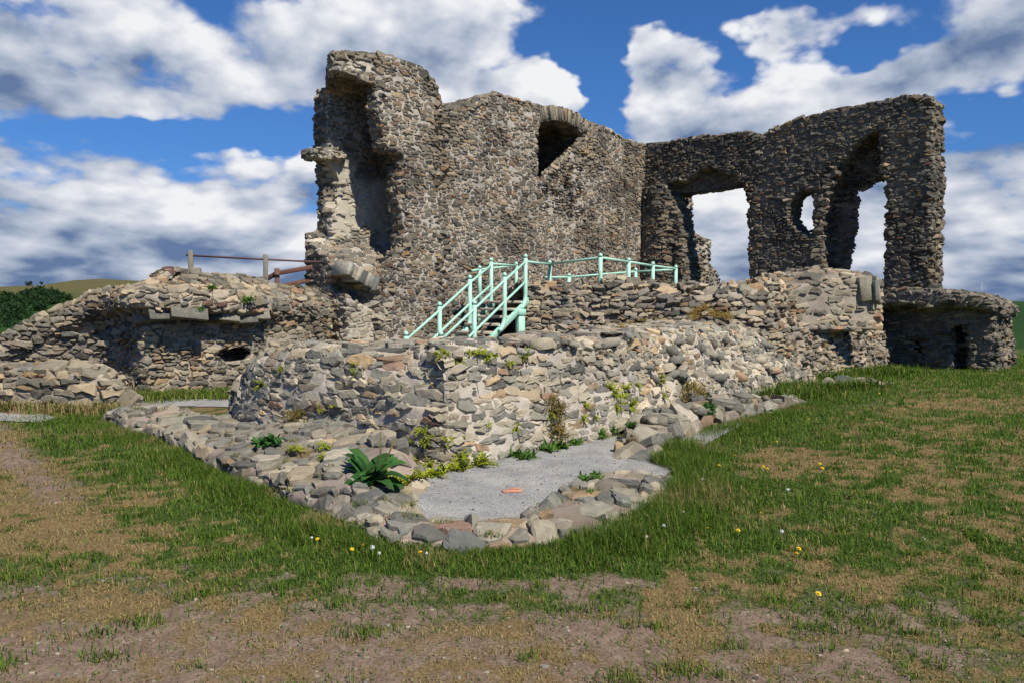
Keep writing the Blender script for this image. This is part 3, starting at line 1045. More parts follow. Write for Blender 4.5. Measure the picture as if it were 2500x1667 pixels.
def swept_wall(name, keys, ds, dt, scale, seed, mat, label, cat, dents=(), lump=0.05, extra=None, parent=None, back=(0.05, 1.0), near=0.4, ragged=0.0, **kw):
    G = sweep(keys, ds, dt, back, near)
    if ragged:
        q = G.reshape(-1, 3).copy(); q[:, 2] = 0
        r_ = vnoise(q, 1.6, seed + 70, 3) + 0.5 * np.sign(vnoise(q, 2.3, seed + 71))
        G[:, :, 2] += (ragged * r_ * sstep(G[:, :, 2].ravel(), 0.5, 1.0)).reshape(G.shape[:2])
    Nn = grid_normals(G)
    P = G.reshape(-1, 3); N3 = Nn.reshape(-1, 3)
    P = P + N3 * (lump * vnoise(P, 1.3, seed + 40, 2))[:, None]
    for (c, rad, depth, dirv) in dents:
        r = np.linalg.norm((P - np.array(c)) / np.array(rad), axis=1)
        k = 1 - sstep(r + 0.18 * vnoise(P, 5, seed + 50), 0.7, 1.05)
        P = P + k[:, None] * depth * np.array(dirv)
    Q, Fl, att = masonry(P, N3, grid_faces(G.shape[0], G.shape[1]), scale, seed, **kw)
    me = mesh(name, Q, Fl, att, 'skin')
    lo, hi = Q.min(0), Q.max(0)
    o = obj(name, me, mat, parent, None if parent else ((lo[0] + hi[0]) / 2, (lo[1] + hi[1]) / 2, 0))
    if label:
        tag(o, label, cat)
    return o


# front battered wall
PF = lambda h, b=0.0: [(0, -0.15), (0.02, 0.1), (0.08, 0.34), (0.13, 0.58), (0.25 + b, 0.62), (0.30 + b, h * 0.75), (0.35 + b, h - 0.05), (0.45 + b, h), (2.3 + b, h), (2.5 + b, 0.3)]
PL = lambda h: [(0, -0.15), (0.02, 0.15), (0.05, 0.40), (0.09, 0.60), (0.15, h * 0.78), (0.22, h - 0.12), (0.4, h - 0.02), (0.9, h), (1.8, h), (2.0, 0.3)]
PR = lambda h: [(0, -0.15), (0.04, 0.1), (0.10, 0.32), (0.18, 0.54), (0.36, 0.60), (0.46, 0.88), (0.60, h - 0.08), (0.95, h), (4.4, h), (4.9, 0.7)]
fw = [(-3.85, 10.75, PL(0.4)), (-3.68, 10.2, PL(1.05)), (-3.3, 9.65, PL(1.10)), (-2.7, 9.2, PL(1.13)), (-2.0, 8.75, PL(1.14)), (-1.45, 8.35, PL(1.14)), (-1.0, 7.95, PF(1.14, 0.0)),
      (-0.68, 7.74, PF(1.15, 0.0)), (-0.25, 8.12, PF(1.15)), (0.3, 8.75, PF(1.15)), (0.95, 9.3, PF(1.17)), (1.75, 10.35, PF(1.2)), (2.9, 11.9, PR(1.22)), (4.4, 14.0, PR(1.2)), (6.3, 16.6, PR(1.1)), (7.2, 17.6, PR(0.9))]
front = swept_wall('front_wall', fw, 0.0125, 0.0125, (0.23, 0.23, 0.072), 21, M_FRONT, 'long battered rubble wall in pale mortar, rising straight behind the grey gravel floor', 'ruined wall',
                   lump=0.07, joint=0.009, prot=0.022, tilt=0.13, rowjit=0.5, face=(0.72, 0.96), chip=0.011, warp=0.045, recess=-0.006, ragged=0.08, rake=0.02, rakedirt=0.35, rakebias=-0.1, sink=0.08, jit=1.0, wamp=0.5, S=11, back=(0.0, 1.0), near=0.55)

# rubble bank that carries the viewing platform
PE = lambda h, o=0.0, k=7.0: [(0 + o, -0.2), (0.08 + o, 0.4), (0.22 + o, 0.85), (0.42 + o, 1.25), (0.62 + o, h * 0.8), (0.85 + o, h - 0.12), (1.2 + o, h), (2.0 + o, h - 0.1), (3.0 + o, 1.72), (k, 1.72)]
bk = [(0.1, 17.45, PE(2.12)), (0.8, 17.25, PE(2.14)), (1.6, 17.0, PE(2.16)), (3.0, 16.6, PE(2.12)), (4.2, 16.1, PE(2.02, 0, 6.5)), (5.3, 15.9, PE(2.05, 0, 6.0)), (6.4, 16.8, PE(2.25, 0, 5.0)), (7.4, 17.9, PE(2.32, 0, 4.0)), (8.5, 19.0, PE(2.0, 0, 4)), (9.8, 20.3, PE(1.7, 0, 4))]
hole1 = at(1770, 838, 16.0)
bank = swept_wall('rubble_bank', bk, 0.022, 0.022, (0.27, 0.27, 0.085), 27, M_BANK, 'broken rubble bank with dark hollow, below the green platform railing', 'ruined wall',
                  dents=[(hole1, (0.42, 0.7, 0.42), 1.1, (0.35, 0.9, -0.1)), (at(1690, 850, 15.9), (0.35, 0.5, 0.16), 0.5, (0.2, 0.9, 0)), (at(2085, 742, 18.0), (0.3, 0.6, 0.26), 0.8, (0.3, 0.9, 0))],
                  lump=0.14, back=(-0.25, 1.0), near=0.7, extra=lambda P: 0.8 * np.clip(np.maximum(np.exp(-(((P[:, 0] - 1.1) / 0.45) ** 2 + ((P[:, 2] - 1.15) / 0.28) ** 2)), np.exp(-(((P[:, 0] - 1.9) / 0.4) ** 2 + ((P[:, 2] - 0.95) / 0.2) ** 2))) * (1.2 + vnoise(P, 4, 9, 2)), 0, 1), ragged=0.10, rowjit=0.55, joint=0.008, prot=0.05, tilt=0.35, warp=0.08, sink=0.08, jit=1.0, wamp=0.5, rake=0.04, rakebias=0.15)

# left ruined chamber
def PC(h, ov=0.0, zc=1.12):
    return [(0, -0.2), (0.02, 0.4), (0.03, 0.8), (0.04, zc), (0.02 - ov * 0.6, zc + 0.10), (-ov, zc + 0.16), (-ov + 0.02, zc + 0.36), (0.15 - ov * 0.4, zc + 0.52), (0.75, h - 0.1), (1.2, h), (2.4, h - 0.05), (2.7, 0.2)]


def zpx(px, py, Y):
    return at(px, py, Y)[2]


ch = [(-10.9, 14.6, PC(0.5, 0.0, 0.2)), (-9.9, 15.0, PC(zpx(0, 822, 16), 0.0, 0.45)), (-9.1, 15.5, PC(zpx(115, 748, 16.4), 0.05, 0.95)), (-8.2, 15.6, PC(zpx(240, 700, 16.5), 0.18, 1.42)), (-7.3, 15.15, PC(zpx(330, 664, 16.2), 0.32, 1.47)), (-6.93, 14.85, PC(zpx(380, 660, 16.0), 0.36, 1.47)),
      (-6.5, 15.1, PC(zpx(450, 667, 16.4), 0.42, 1.46)), (-5.9, 15.7, PC(zpx(540, 672, 17), 0.40, 1.42)), (-5.35, 16.3, PC(zpx(610, 692, 17.4), 0.30, 1.36)),
      (-4.95, 16.85, PC(zpx(660, 706, 18.0), 0.06, 1.3)), (-4.6, 17.4, PC(zpx(740, 706, 18.6), 0.0, 1.3)), (-4.3, 18.0, PC(zpx(800, 704, 19.0), 0.0, 1.3)), (-4.05, 18.8, PC(1.9, 0.0, 1.3))]
chamber = swept_wall('chamber_wall', ch, 0.021, 0.021, (0.25, 0.25, 0.09), 33, M_LEFT, 'hump-backed rubble wall of a roofless chamber with overhanging slate course, below the rusty fence', 'ruined wall',
                     dents=[(at(568, 866, 16.0), (0.30, 0.6, 0.16), 1.1, (-0.3, 0.95, 0.0)), (at(530, 905, 15.3), (0.16, 0.3, 0.2), 0.35, (-0.5, 0.85, 0))],
                     lump=0.10, extra=lambda P: 0.5 * np.clip(np.exp(-(((P[:, 0] + 5.9) / 0.8) ** 2 + ((P[:, 2] - 0.85) / 0.3) ** 2)) * (1.2 + vnoise(P, 4, 9, 2)), 0, 1), joint=0.010, prot=0.038, tilt=0.22, rowjit=0.55, warp=0.06, sink=0.06, jit=0.95, wamp=0.4)

# low coursed wall at the left edge
PD = lambda h: [(0, -0.2), (0.01, 0.2), (0.03, h - 0.08), (0.08, h), (0.6, h), (0.65, -0.1)]
low = [(-10.5, 13.4, PD(0.62)), (-9.0, 12.95, PD(0.64)), (-7.6, 12.6, PD(0.66)), (-6.75, 12.45, PD(0.66)), (-6.35, 12.5, PD(0.5)), (-6.0, 12.75, PD(0.05))]
swept_wall('low_wall', low, 0.02, 0.02, (0.42, 0.38, 0.10), 37, M_LEFT, 'low neatly coursed wall stub of long flat stones, beside the dry grass', 'low wall', lump=0.03, joint=0.012, prot=0.035, tilt=0.15, warp=0.03, rowjit=0.3, wamp=0.15)

# kerb: footing of the outer wall, curving round the gravel
PK = lambda h, w: [(0, -0.12), (0.02, h * 0.55), (0.07, h * 0.9), (0.16, h), (w * 0.6, h + 0.02), (w - 0.08, h - 0.01), (w, h * 0.4), (w + 0.04, -0.12)]
PS = lambda h, w, t: [(0, -0.12), (0.02, h * 0.55), (0.07, h * 0.9), (0.16, h), (w * 0.5, h + 0.06), (w * 0.75, 0.5 * (h + t)), (w, t), (w + 0.5, t - 0.1)]
kb = [(-5.9, 11.3, PK(0.10, 0.5)), (-5.5, 10.75, PK(0.20, 0.7)), (-4.0, 9.15, PS(0.15, 0.95, 0.22)), (-2.85, 7.6, PS(0.16, 1.5, 0.34)), (-2.12, 6.8, PS(0.15, 1.25, 0.36)), (-1.55, 6.15, PS(0.12, 0.58, 0.10)), (-1.08, 5.6, PK(0.09, 0.46)), (-0.7, 5.3, PK(0.08, 0.44)), (-0.32, 5.2, PK(0.08, 0.48)), (0.08, 5.28, PK(0.08, 0.5)),
      (0.46, 5.42, PK(0.10, 0.62)), (0.82, 5.75, PK(0.13, 0.75)), (1.2, 6.4, PK(0.13, 0.85)), (1.5, 7.1, PK(0.12, 0.7)), (1.62, 7.5, PK(-0.02, 0.5))]
swept_wall('kerb_wall', kb, 0.0115, 0.0115, (0.23, 0.23, 0.11), 41, M_KERB, 'low curving footing of big flat stones around the near edge of the gravel', 'kerb',
           lump=0.09, near=1.2, joint=0.016, prot=0.032, tilt=0.16, rake=0.02, rakedirt=0.7, warp=0.07, sink=0.10, jit=1.0, wamp=0.55, S=11)
kr = [(1.45, 8.05, PK(0.0, 0.4)), (1.62, 8.5, PK(0.16, 0.45)), (1.95, 9.2, PK(0.26, 0.6)), (2.7, 10.5, PK(0.27, 0.7)), (3.6, 11.6, PK(0.22, 0.6)), (4.6, 12.7, PK(0.12, 0.5)), (5.3, 13.5, PK(-0.02, 0.4))]
swept_wall('kerb_remnant', kr, 0.014, 0.014, (0.34, 0.34, 0.2), 43, M_KERB, 'straggling row of footing stones between the gravel strip and the right-hand grass', 'kerb',
           lump=0.06, near=1.0, joint=0.016, prot=0.045, tilt=0.25, warp=0.08, sink=0.14, jit=1.0, wamp=0.5, S=11)
k2 = [(5.9, 15.4, PK(0.0, 0.3)), (6.3, 15.3, PK(0.16, 0.5)), (7.2, 15.5, PK(0.16, 0.6)), (7.9, 15.9, PK(0.0, 0.4))]
swept_wall('kerb_fragment', k2, 0.02, 0.02, (0.4, 0.4, 0.2), 47, M_KERB, 'short flat footing fragment in the grass near the undercroft', 'kerb', lump=0.05, joint=0.016, prot=0.04, jit=1.0)

# big tilted lump of vault masonry on the bank
def lump_mesh(name, c, rad, yaw, seed, scale, h, squash, mat, label, cat, **kw):
    F = Frame((c[0], c[1]), (math.cos(yaw), math.sin(yaw)))
    def fn(u, n, z):
        z = z - c[2]
        return squash(u, n, z)
    V, g, Q = sdf_wall(F, (-rad[0] - .2, -rad[1] - .2, c[2] - rad[2] - .2), (rad[0] + .2, rad[1] + .2, c[2] + rad[2] + .2), h, fn)
    return finish_wall(name, F, V, g, Q, scale, seed, mat, label, cat, **kw)


bc = at(1990, 700, 18.3)
blk = lump_mesh('masonry_block', bc, (1.35, 0.9, 1.05), 0.25, 51, (0.33, 0.33, 0.13), 0.035,
                lambda u, n, z: np.maximum(np.maximum(np.abs(u) - 1.25, np.abs(n) - 0.75), np.maximum(z - 0.30 - 0.12 * np.cos(u * 1.2) + 0.22 * np.maximum(-u - 0.1, 0) + 0.25 * np.maximum(n, 0), -z - 1.0)),
                M_BANK, 'massive smooth-topped block of fallen masonry on top of the rubble bank', 'fallen masonry', joint=0.008, prot=0.022, tilt=0.12, sink=0.05)
sl = at(2100, 710, 17.9)
mbs = MB()
rng = np.random.default_rng(4)
xo = -0.2
for i, (tw, hh, dz) in enumerate(((0.17, 0.27, 0.04), (0.05, 0.23, 0.0), (0.03, 0.30, 0.02))):
    xo += tw
    a_ = 0.10 + rng.uniform(-.05, .05); b_ = rng.uniform(-.08, .08)
    mbs.box(sl + np.array([xo, 0.03 * i + rng.uniform(-.05, .05), dz]), np.array([[math.cos(a_) * 0.96, 0.25, math.sin(a_)], [-0.25, 0.96, b_], [-math.sin(a_), -b_, math.cos(a_)]]), (tw, 0.30, hh), 0.006)
    xo += tw - 0.004
nv = mbs.n
obj('slate_slabs', mbs.mesh('slate_slabs', False, {'sid': np.repeat(rng.uniform(0.1, 0.6, 3), 24), 'sid2': np.repeat(rng.uniform(0, 1, 3), 24), 'mort': np.zeros(nv)}), M_SLATE, blk)

# ------------------------------------------------------------------ ground
def hill_base(x, y):
    r = np.sqrt(x * x + (y - 10) ** 2)
    return -46 * sstep(r, 26, 170)


def gz(x, y):
    P = np.stack([x, y, np.zeros_like(x)], 1)
    z = 0.035 * vnoise(P, 0.5, 61, 2) + 0.012 * vnoise(P, 2.5, 62, 2)
    z = z * sstep(y, 1, 3) 
    # banked turf outside the kerb on the right
    z += 0.10 * sstep(x - 0.45 * (y - 5) - 1.2, 0.0, 1.5) * sstep(y, 5, 8) * (1 - sstep(y, 14, 19))
    z += -0.05 * sstep(x, 2, 4) * (1 - sstep(y, 4, 6))
    return z + hill_base(x, y)


KO = np.array([(k[0], k[1]) for k in kb] + [(1.45, 8.05)] + [(k[0], k[1]) for k in kr])


def path_dist(x, y, P):
    d = np.full(len(x), 1e9)
    for a, b in zip(P[:-1], P[1:]):
        e = b - a
        t = np.clip(((x - a[0]) * e[0] + (y - a[1]) * e[1]) / (e @ e + 1e-9), 0, 1)
        d = np.minimum(d, (x - a[0] - e[0] * t) ** 2 + (y - a[1] - e[1] * t) ** 2)
    return np.sqrt(d)


enclosed = [tuple(p) for p in KO] + [(7.2, 17.6), (9.8, 20.6), (4.4, 27), (-4, 20), (-6, 13.2)]


def masks(x, y):
    """green (0 dry .. 1 lush), dirt, lush-edge"""
    P = np.stack([x, y, np.zeros_like(x)], 1)
    n1 = vnoise(P, 0.7, 71, 3); n2 = vnoise(P, 2.4, 72, 3); n3 = vnoise(P, 6.0, 73, 2)
    dk = path_dist(x, y, KO)
    out = poly_sd(x, y, enclosed) > 0
    edge = out * (1 - sstep(dk + 0.12 * n2, 0.05, 0.62))
    right = sstep(x - 0.30 * (y - 4.0), 0.3, 2.6) 
    n4 = vnoise(P, 13.0, 74, 2)
    green = 0.30 + 0.24 * right + 0.30 * n1 * 0.8 + 0.40 * n2 + 0.55 * n3 + 0.45 * n4 + 0.6 * (1 - sstep(dk, 0.3, 1.5)) * out
    green += 0.30 * sstep(y, 13, 19) * (x > 2)
    green -= 0.35 * np.exp(-(((x - 7.3) / 2.5) ** 2 + ((y - 12.2) / 1.0) ** 2)) + 0.3 * np.exp(-(((x - 2.6) / 0.8) ** 2 + ((y - 4.6) / 0.6) ** 2)) 
    dirt = 0.80 * (1 - sstep(y, 3.5, 5.4 + 0.25 * (x < 0))) + 0.30 * n1 + 0.36 * n2 + 0.50 * n3 + 0.40 * n4 - 0.13 - 0.25 * right
    # worn path at the left
    c = np.interp(y, [5.5, 7, 9, 11.5], [-2.9, -3.9, -5.6, -7.6])
    dirt += 0.85 * np.exp(-((x - c + 0.25) / 0.42) ** 2) * sstep(y, 5.6, 6.8)
    # worn strip right along the front of the kerb
    dirt += 0.55 * np.exp(-(((x - 0.35) / 0.9) ** 2 + ((y - 4.62 - 0.1 * n2) / 0.12) ** 2))
    dirt += 0.9 * np.exp(-(((x - 5.2) / 1.1) ** 2 + ((y - 12.6) / 0.35) ** 2)) + 0.9 * np.exp(-(((x - 7.2) / 1.5) ** 2 + ((y - 16.9) / 0.5) ** 2))
    dirt -= 1.2 * edge
    return np.clip(green, 0, 1), np.clip(sstep(dirt, 0.05, 1.0), 0, 1), edge


def spaced(lo, hi, fine_lo, fine_hi, d, grow=1.13):
    a = list(np.arange(fine_lo, fine_hi, d))
    s = d
    while a[-1] < hi:
        s *= grow; a.append(a[-1] + s)
    s = d
    while a[0] > lo:
        s *= grow; a.insert(0, a[0] - s)
    return np.array(a)


gx = spaced(-200, 200, -4.5, 5.0, 0.03, 1.03)
gy = spaced(-120, 220, 2.6, 8.5, 0.03, 1.03)
X, Y = np.meshgrid(gx, gy, indexing='ij')
xs, ys = X.ravel(), Y.ravel()
gr, di, ed = masks(xs, ys)
zz = gz(xs, ys) + 0.010 * vnoise(np.stack([xs, ys, 0 * xs], 1), 9, 66, 2) * (ys < 12)
M_GROUND, N = material('turf_and_earth')
co = N.n('ShaderNodeTexCoord').outputs['Object']
fine = N.noise(co, 60, 6, 0.7); mid = N.noise(co, 9, 6, 0.65)
dirtc = N.ramp(N.m('ADD', N.m('MULTIPLY', fine, 0.6), N.m('MULTIPLY', mid, 0.4)), [(0.3, (0.085, 0.056, 0.040)), (0.5, (0.175, 0.122, 0.090)), (0.68, (0.29, 0.225, 0.175))])
dryc = N.ramp(fine, [(0.3, (0.075, 0.050, 0.022)), (0.5, (0.155, 0.105, 0.048)), (0.7, (0.27, 0.195, 0.10))])
grnc = N.ramp(fine, [(0.3, (0.018, 0.030, 0.008)), (0.55, (0.045, 0.075, 0.016)), (0.75, (0.10, 0.12, 0.035))])
c = N.mix(N.step(N.m('ADD', N.attr('green'), N.m('MULTIPLY', N.m('SUBTRACT', mid, 0.5), 0.5)), 0.22, 0.66), dryc, grnc)
c = N.mix(N.step(N.m('ADD', N.attr('dirt'), N.m('MULTIPLY', N.m('SUBTRACT', fine, 0.5), 0.9)), 0.1, 0.95), c, dirtc)
finish(N, c, 0.95, N.m('ADD', fine, mid), 0.6, 0.02, 0.1)
go = obj('ground', mesh('ground', np.stack([xs, ys, zz], 1), grid_faces(len(gx), len(gy)), {'green': gr, 'dirt': di}), M_GROUND)
tag(go, 'worn turf with dry straw patches and bare earth around the ruin', 'ground', kind='structure')

# gravel inside the kerb, and a scrap of gravel path at the left
def gravel_mat(name, col):
    m_, N = material(name)
    co = N.n('ShaderNodeTexCoord').outputs['Object']
    vo = N.n('ShaderNodeTexVoronoi')
    N.put(vo.inputs['Vector'], co); vo.inputs['Scale'].default_value = 75
    big = N.noise(co, 2.2, 7, 0.7)
    c = N.mix(N.m('MULTIPLY', vo.outputs['Color'], 1.0), tuple(x * 0.72 for x in col), tuple(x * 1.25 for x in col))
    c = N.mix(1.0, c, N.ramp(big, [(0.35, (0.74, 0.74, 0.76)), (0.62, (1.14, 1.12, 1.07))]), 'MULTIPLY')
    c = N.mix(N.step(N.noise(co, 2.7, 6, 0.7), 0.6, 0.75, 0, 0.45), c, (0.34, 0.29, 0.22))
    finish(N, c, 0.95, N.m('SUBTRACT', 1.0, vo.outputs['Distance']), 0.8, 0.012, 0.1)
    return m_


M_GRAVEL = gravel_mat('grey_gravel', (0.285, 0.28, 0.272))
inner = [(-2.4, 9.2), (-1.9, 8.3), (-1.5, 7.3), (-1.45, 6.4), (-1.0, 5.85), (-0.55, 5.55), (0.1, 5.6), (0.5, 5.85), (0.75, 6.2), (1.0, 6.9), (1.3, 7.6), (1.75, 8.5), (2.1, 9.3), (2.9, 10.7), (3.3, 12.6), (2.6, 12.2), (1.2, 10.2), (0, 9), (-0.8, 8.2)]
ax_ = np.arange(-2.8, 3.8, 0.04); ay_ = np.arange(5.3, 13, 0.04)
X, Y = np.meshgrid(ax_, ay_, indexing='ij'); xs, ys = X.ravel(), Y.ravel()
keep = poly_sd(xs, ys, inner) < 0.25
Fg = grid_faces(len(ax_), len(ay_)); Fg = Fg[keep[Fg].all(1)]
ren = -np.ones(len(xs), int); use = np.unique(Fg); ren[use] = np.arange(len(use))
Pg = np.stack([xs, ys, 0 * xs], 1)[use]
Pg[:, 2] = np.maximum(gz(Pg[:, 0], Pg[:, 1]) + 0.012, 0.045) + 0.008 * vnoise(Pg, 1.5, 81, 2) + 0.004 * vnoise(Pg, 22, 82, 2)
tag(obj('gravel_floor', mesh('gravel_floor', Pg, ren[Fg]), M_GRAVEL), 'pale grey gravel floor inside the curving kerb', 'gravel', kind='structure')
for nm, pl, lab in (('gravel_path', [(-9.5, 11.6), (-6.55, 10.95), (-6.75, 11.6), (-7.2, 12.0), (-9.5, 12.35)], 'strip of grey gravel path at the dry grass'), ('chamber_floor', [(-6.6, 13.0), (-4.2, 12.7), (-4.0, 13.2), (-5.6, 13.9), (-6.7, 13.6)], 'gravel floor of the roofless chamber')):
    ax_ = np.arange(min(p[0] for p in pl), max(p[0] for p in pl), 0.05); ay_ = np.arange(min(p[1] for p in pl), max(p[1] for p in pl), 0.05)
    X, Y = np.meshgrid(ax_, ay_, indexing='ij'); xs, ys = X.ravel(), Y.ravel()
    keep = poly_sd(xs, ys, pl) + 0.06 * vnoise(np.stack([xs, ys, 0 * xs], 1), 3, 5) < 0
    Fg = grid_faces(len(ax_), len(ay_)); Fg = Fg[keep[Fg].all(1)]
    P3 = np.stack([xs, ys, gz(xs, ys) + 0.014], 1)
    ren = -np.ones(len(xs), int); use = np.unique(Fg); ren[use] = np.arange(len(use))
    tag(obj(nm, mesh(nm, P3[use], ren[Fg]), M_GRAVEL), lab, 'gravel', kind='structure')

# far hills all round
M_HILL, N = material('hill_pasture')
co = N.n('ShaderNodeTexCoord').outputs['Object']
hz = N.n('ShaderNodeSeparateXYZ'); N.put(hz.inputs[0], co)
fld = N.noise(co, 0.006, 4, 0.6); fin = N.noise(co, 0.05, 6, 0.7)
grass = N.mix(fld, (0.012, 0.032, 0.010), (0.028, 0.065, 0.016))
grass = N.mix(N.step(fin, 0.5, 0.7, 0, 0.5), grass, (0.03, 0.05, 0.015))
heath = N.mix(fin, (0.06, 0.06, 0.024), (0.13, 0.11, 0.045))
heath = N.mix(N.step(fld, 0.5, 0.62, 0, 0.7), heath, (0.07, 0.09, 0.03))
c = N.mix(N.step(N.m('ADD', N.attr('ht'), N.m('MULTIPLY', N.m('SUBTRACT', fin, 0.5), 14)), 2, 14), grass, heath)
finish(N, c, 0.95, None, spec=0.05)
az = np.radians(np.linspace(-180, 180, 721))
rr = np.r_[np.geomspace(24, 300, 20), np.linspace(330, 1100, 70), np.geomspace(1200, 9000, 12)]
A, RR = np.meshgrid(az, rr, indexing='ij')
hx, hy = np.sin(A) * RR, np.cos(A) * RR
apx = np.degrees(A)
peak = np.interp(apx, [-180, -60, -36, -31, -29, -27.5, -24, -15, 0, 20, 28, 31, 33.5, 36, 60, 180], [30, 30, 18, 21, 27, 29, 27, 12, 6, 4, 1, 5.5, 5, 6, 20, 30])
P3 = np.stack([hx.ravel(), hy.ravel(), 0 * hx.ravel()], 1)
hzv = -46.5 * sstep(RR, 24, 170) - 0.6 + (peak + 46 + 1.65) * sstep(RR, 260, 950) + (3.0 * vnoise(P3, 0.008, 91, 3)).reshape(RR.shape) * sstep(RR, 200, 500) * (1 - 0.8 * sstep(RR, 850, 1000))
hzv = hzv - 40 * sstep(RR, 1100, 3000)
P3[:, 2] = hzv.ravel()
tag(obj('hills', mesh('hills', P3, grid_faces(len(az), len(rr)), {'ht': hzv.ravel() - 0.6 * 0}), M_HILL), 'far green and brown hills', 'hills', kind='structure')

# ------------------------------------------------------------------ iron stairs with sea-green railings
M_GREEN = plain('sea_green_paint', (0.34, 0.58, 0.465), 0.5, 0.12, 9, 0.0, 0.4, 0.12, rust=(0.22, 0.27, 0.19))
M_TREAD = plain('weathered_tread', (0.40, 0.33, 0.25), 0.85, 0.3, 25)
ZV = np.array([0, 0, 1.0])


def post_mesh(top, length, r=0.045, foot=None):
    """round post with a domed cap and a collar line; foot: bends into the stringer"""
    mb = MB()
    x, y, z = top
    if foot is None:
        path = [(x, y, z - length), (x, y, z - 0.09)]
        mb.tube(path, r, 14)
    else:
        f = np.array(foot)
        pts = [np.array([x, y, z - 0.09]), np.array([x, y, z - length + 0.24])]
        b0, b1, b2 = pts[-1], np.array([x, y, z - length]), f
        for t in np.linspace(0.15, 1, 8):
            pts.append((1 - t) ** 2 * b0 + 2 * t * (1 - t) * b1 + t * t * b2)
        mb.tube(pts, r, 14)
    zc = z - 0.09
    mb.tube([(x, y, zc), (x, y, zc + 0.012)], r * 0.8, 14)
    prof = [(0.0, 1.08), (0.035, 1.06), (0.06, 0.85), (0.078, 0.5), (0.086, 0.12)]
    mb.tube([(x, y, zc + 0.012 + a) for a, _ in prof], [r * b for _, b in prof], 14)
    return mb.mesh('post', True)


R4, R3, R2, R1 = at(1283, 621, 17.85), at(1232, 666, 16.8), at(1158, 734, 15.75), at(1076, 809, 14.7)
sd = np.array([0.40, 0.916, 0]); sdl = np.array([-0.916, 0.40, 0]) * 0.85
Rp = [R4 + np.array([0, 0, 0]) + k * (np.array([*(R1 - R4)]) / 3) for k in range(4)]
st = empty('staircase', (float(R2[0]), float(R2[1]), 0), 'sea-green iron staircase with open wooden treads climbing to the platform', 'stairs')
tops_r = [R1, R2, R3, R4]
tops_l = [at(991, 809, 15.0), at(1073, 738, 16.05), at(1147, 672, 17.1), at(1199, 630, 18.19)]
dirst = (R4 - R1); 
for tops in (tops_r, tops_l):
    for i, p in enumerate(tops):
        nx_ = tops[max(i - 1, 0)] - tops[max(i - 1, 0) + 1]
        nx_ = nx_ / np.linalg.norm(nx_)
        base = p - ZV * 1.12
        obj('post', post_mesh(p, 1.12, 0.047, base + nx_ * 0.26 - ZV * 0.0), M_GREEN, st)
    for dz, nm in ((0.17, 'handrail'), (0.62, 'mid_rail')):
        mb = MB()
        a, b = tops[0] - ZV * dz, tops[-1] - ZV * dz
        pts = [t - ZV * dz for t in tops]
        if nm == 'mid_rail':
            pts = [pts[0] + (pts[0] - pts[1]) * 0.5] + pts
        else:
            pts = [pts[0] - ZV * 0.0] + pts[1:]
        mb.tube(pts, 0.028, 10)
        obj(nm, mb.mesh(nm, True), M_GREEN, st)
    # stringer
    mb = MB()
    a, b = tops[0] - ZV * 1.10, tops[-1] - ZV * 1.10
    d = (b - a) / np.linalg.norm(b - a)
    side = np.cross(d, ZV); side /= np.linalg.norm(side)
    mb.box((a + b) / 2, [d, side, np.cross(side, d)], (np.linalg.norm(b - a) / 2 + 0.15, 0.025, 0.075), 0.01)
    # angle brackets that carry the treads
    for k in range(10):
        c = a + (b - a) * (k + 0.6) / 10
        mb.box(c + ZV * 0.07, [np.array([sd[0], sd[1], 0]), np.array([-sd[1], sd[0], 0]), ZV], (0.11, 0.02, 0.02), 0.006)
    obj('stringer', mb.mesh('stringer'), M_GREEN, st)
aR, bR = tops_r[0] - ZV * 1.10, tops_r[-1] - ZV * 1.10
aL, bL = tops_l[0] - ZV * 1.10, tops_l[-1] - ZV * 1.10
for k in range(10):
    f_ = (k + 0.6) / 10
    pr_, pl_ = aR + (bR - aR) * f_, aL + (bL - aL) * f_
    pl_[2] = pr_[2] = (pl_[2] + pr_[2]) / 2
    d = (pr_ - pl_) / np.linalg.norm(pr_ - pl_)
    e = np.cross(ZV, d)
    mb = MB()
    for q in (-0.068, 0.068):
        mb.box((pr_ + pl_) / 2 + e * q + ZV * 0.115, [d, e, ZV], (np.linalg.norm(pr_ - pl_) / 2 - 0.03, 0.064, 0.03), 0.006)
    obj('tread', mb.mesh('tread'), M_TREAD, st)
sp = at(1270, 765, 17.6)
mb = MB()
yw = 0.55
axq = [np.array([math.cos(yw), math.sin(yw), 0]), np.array([-math.sin(yw), math.cos(yw), 0]), ZV]
mb.box((sp[0], sp[1], sp[2] / 2 - 0.06), axq, (0.08, 0.08, sp[2] / 2 + 0.0), 0.006)
mb.box((sp[0], sp[1], sp[2] + 0.02), axq, (0.10, 0.10, 0.07), 0.01)
obj('support_post', mb.mesh('support_post'), M_GREEN, st)


def railing(name, tops, ln, label, skip=(), start=None, end=None, drop=0.10):
    c = np.mean(tops, axis=0)
    t = empty(name, (float(c[0]), float(c[1]), 1.7), label, 'railing')
    for i, p in enumerate(tops):
        if i not in skip:
            obj('post', post_mesh(p, ln, 0.05), M_GREEN, t)
    pts = [p - ZV * drop for p in tops]
    if start is not None: pts = [np.array(start)] + pts
    if end is not None: pts = pts + [np.array(end)]
    for a, b in zip(pts[:-1], pts[1:]):
        obj('rail', MB().tube([a, b], 0.03, 10).mesh('rail', True), M_GREEN, t)
    return t


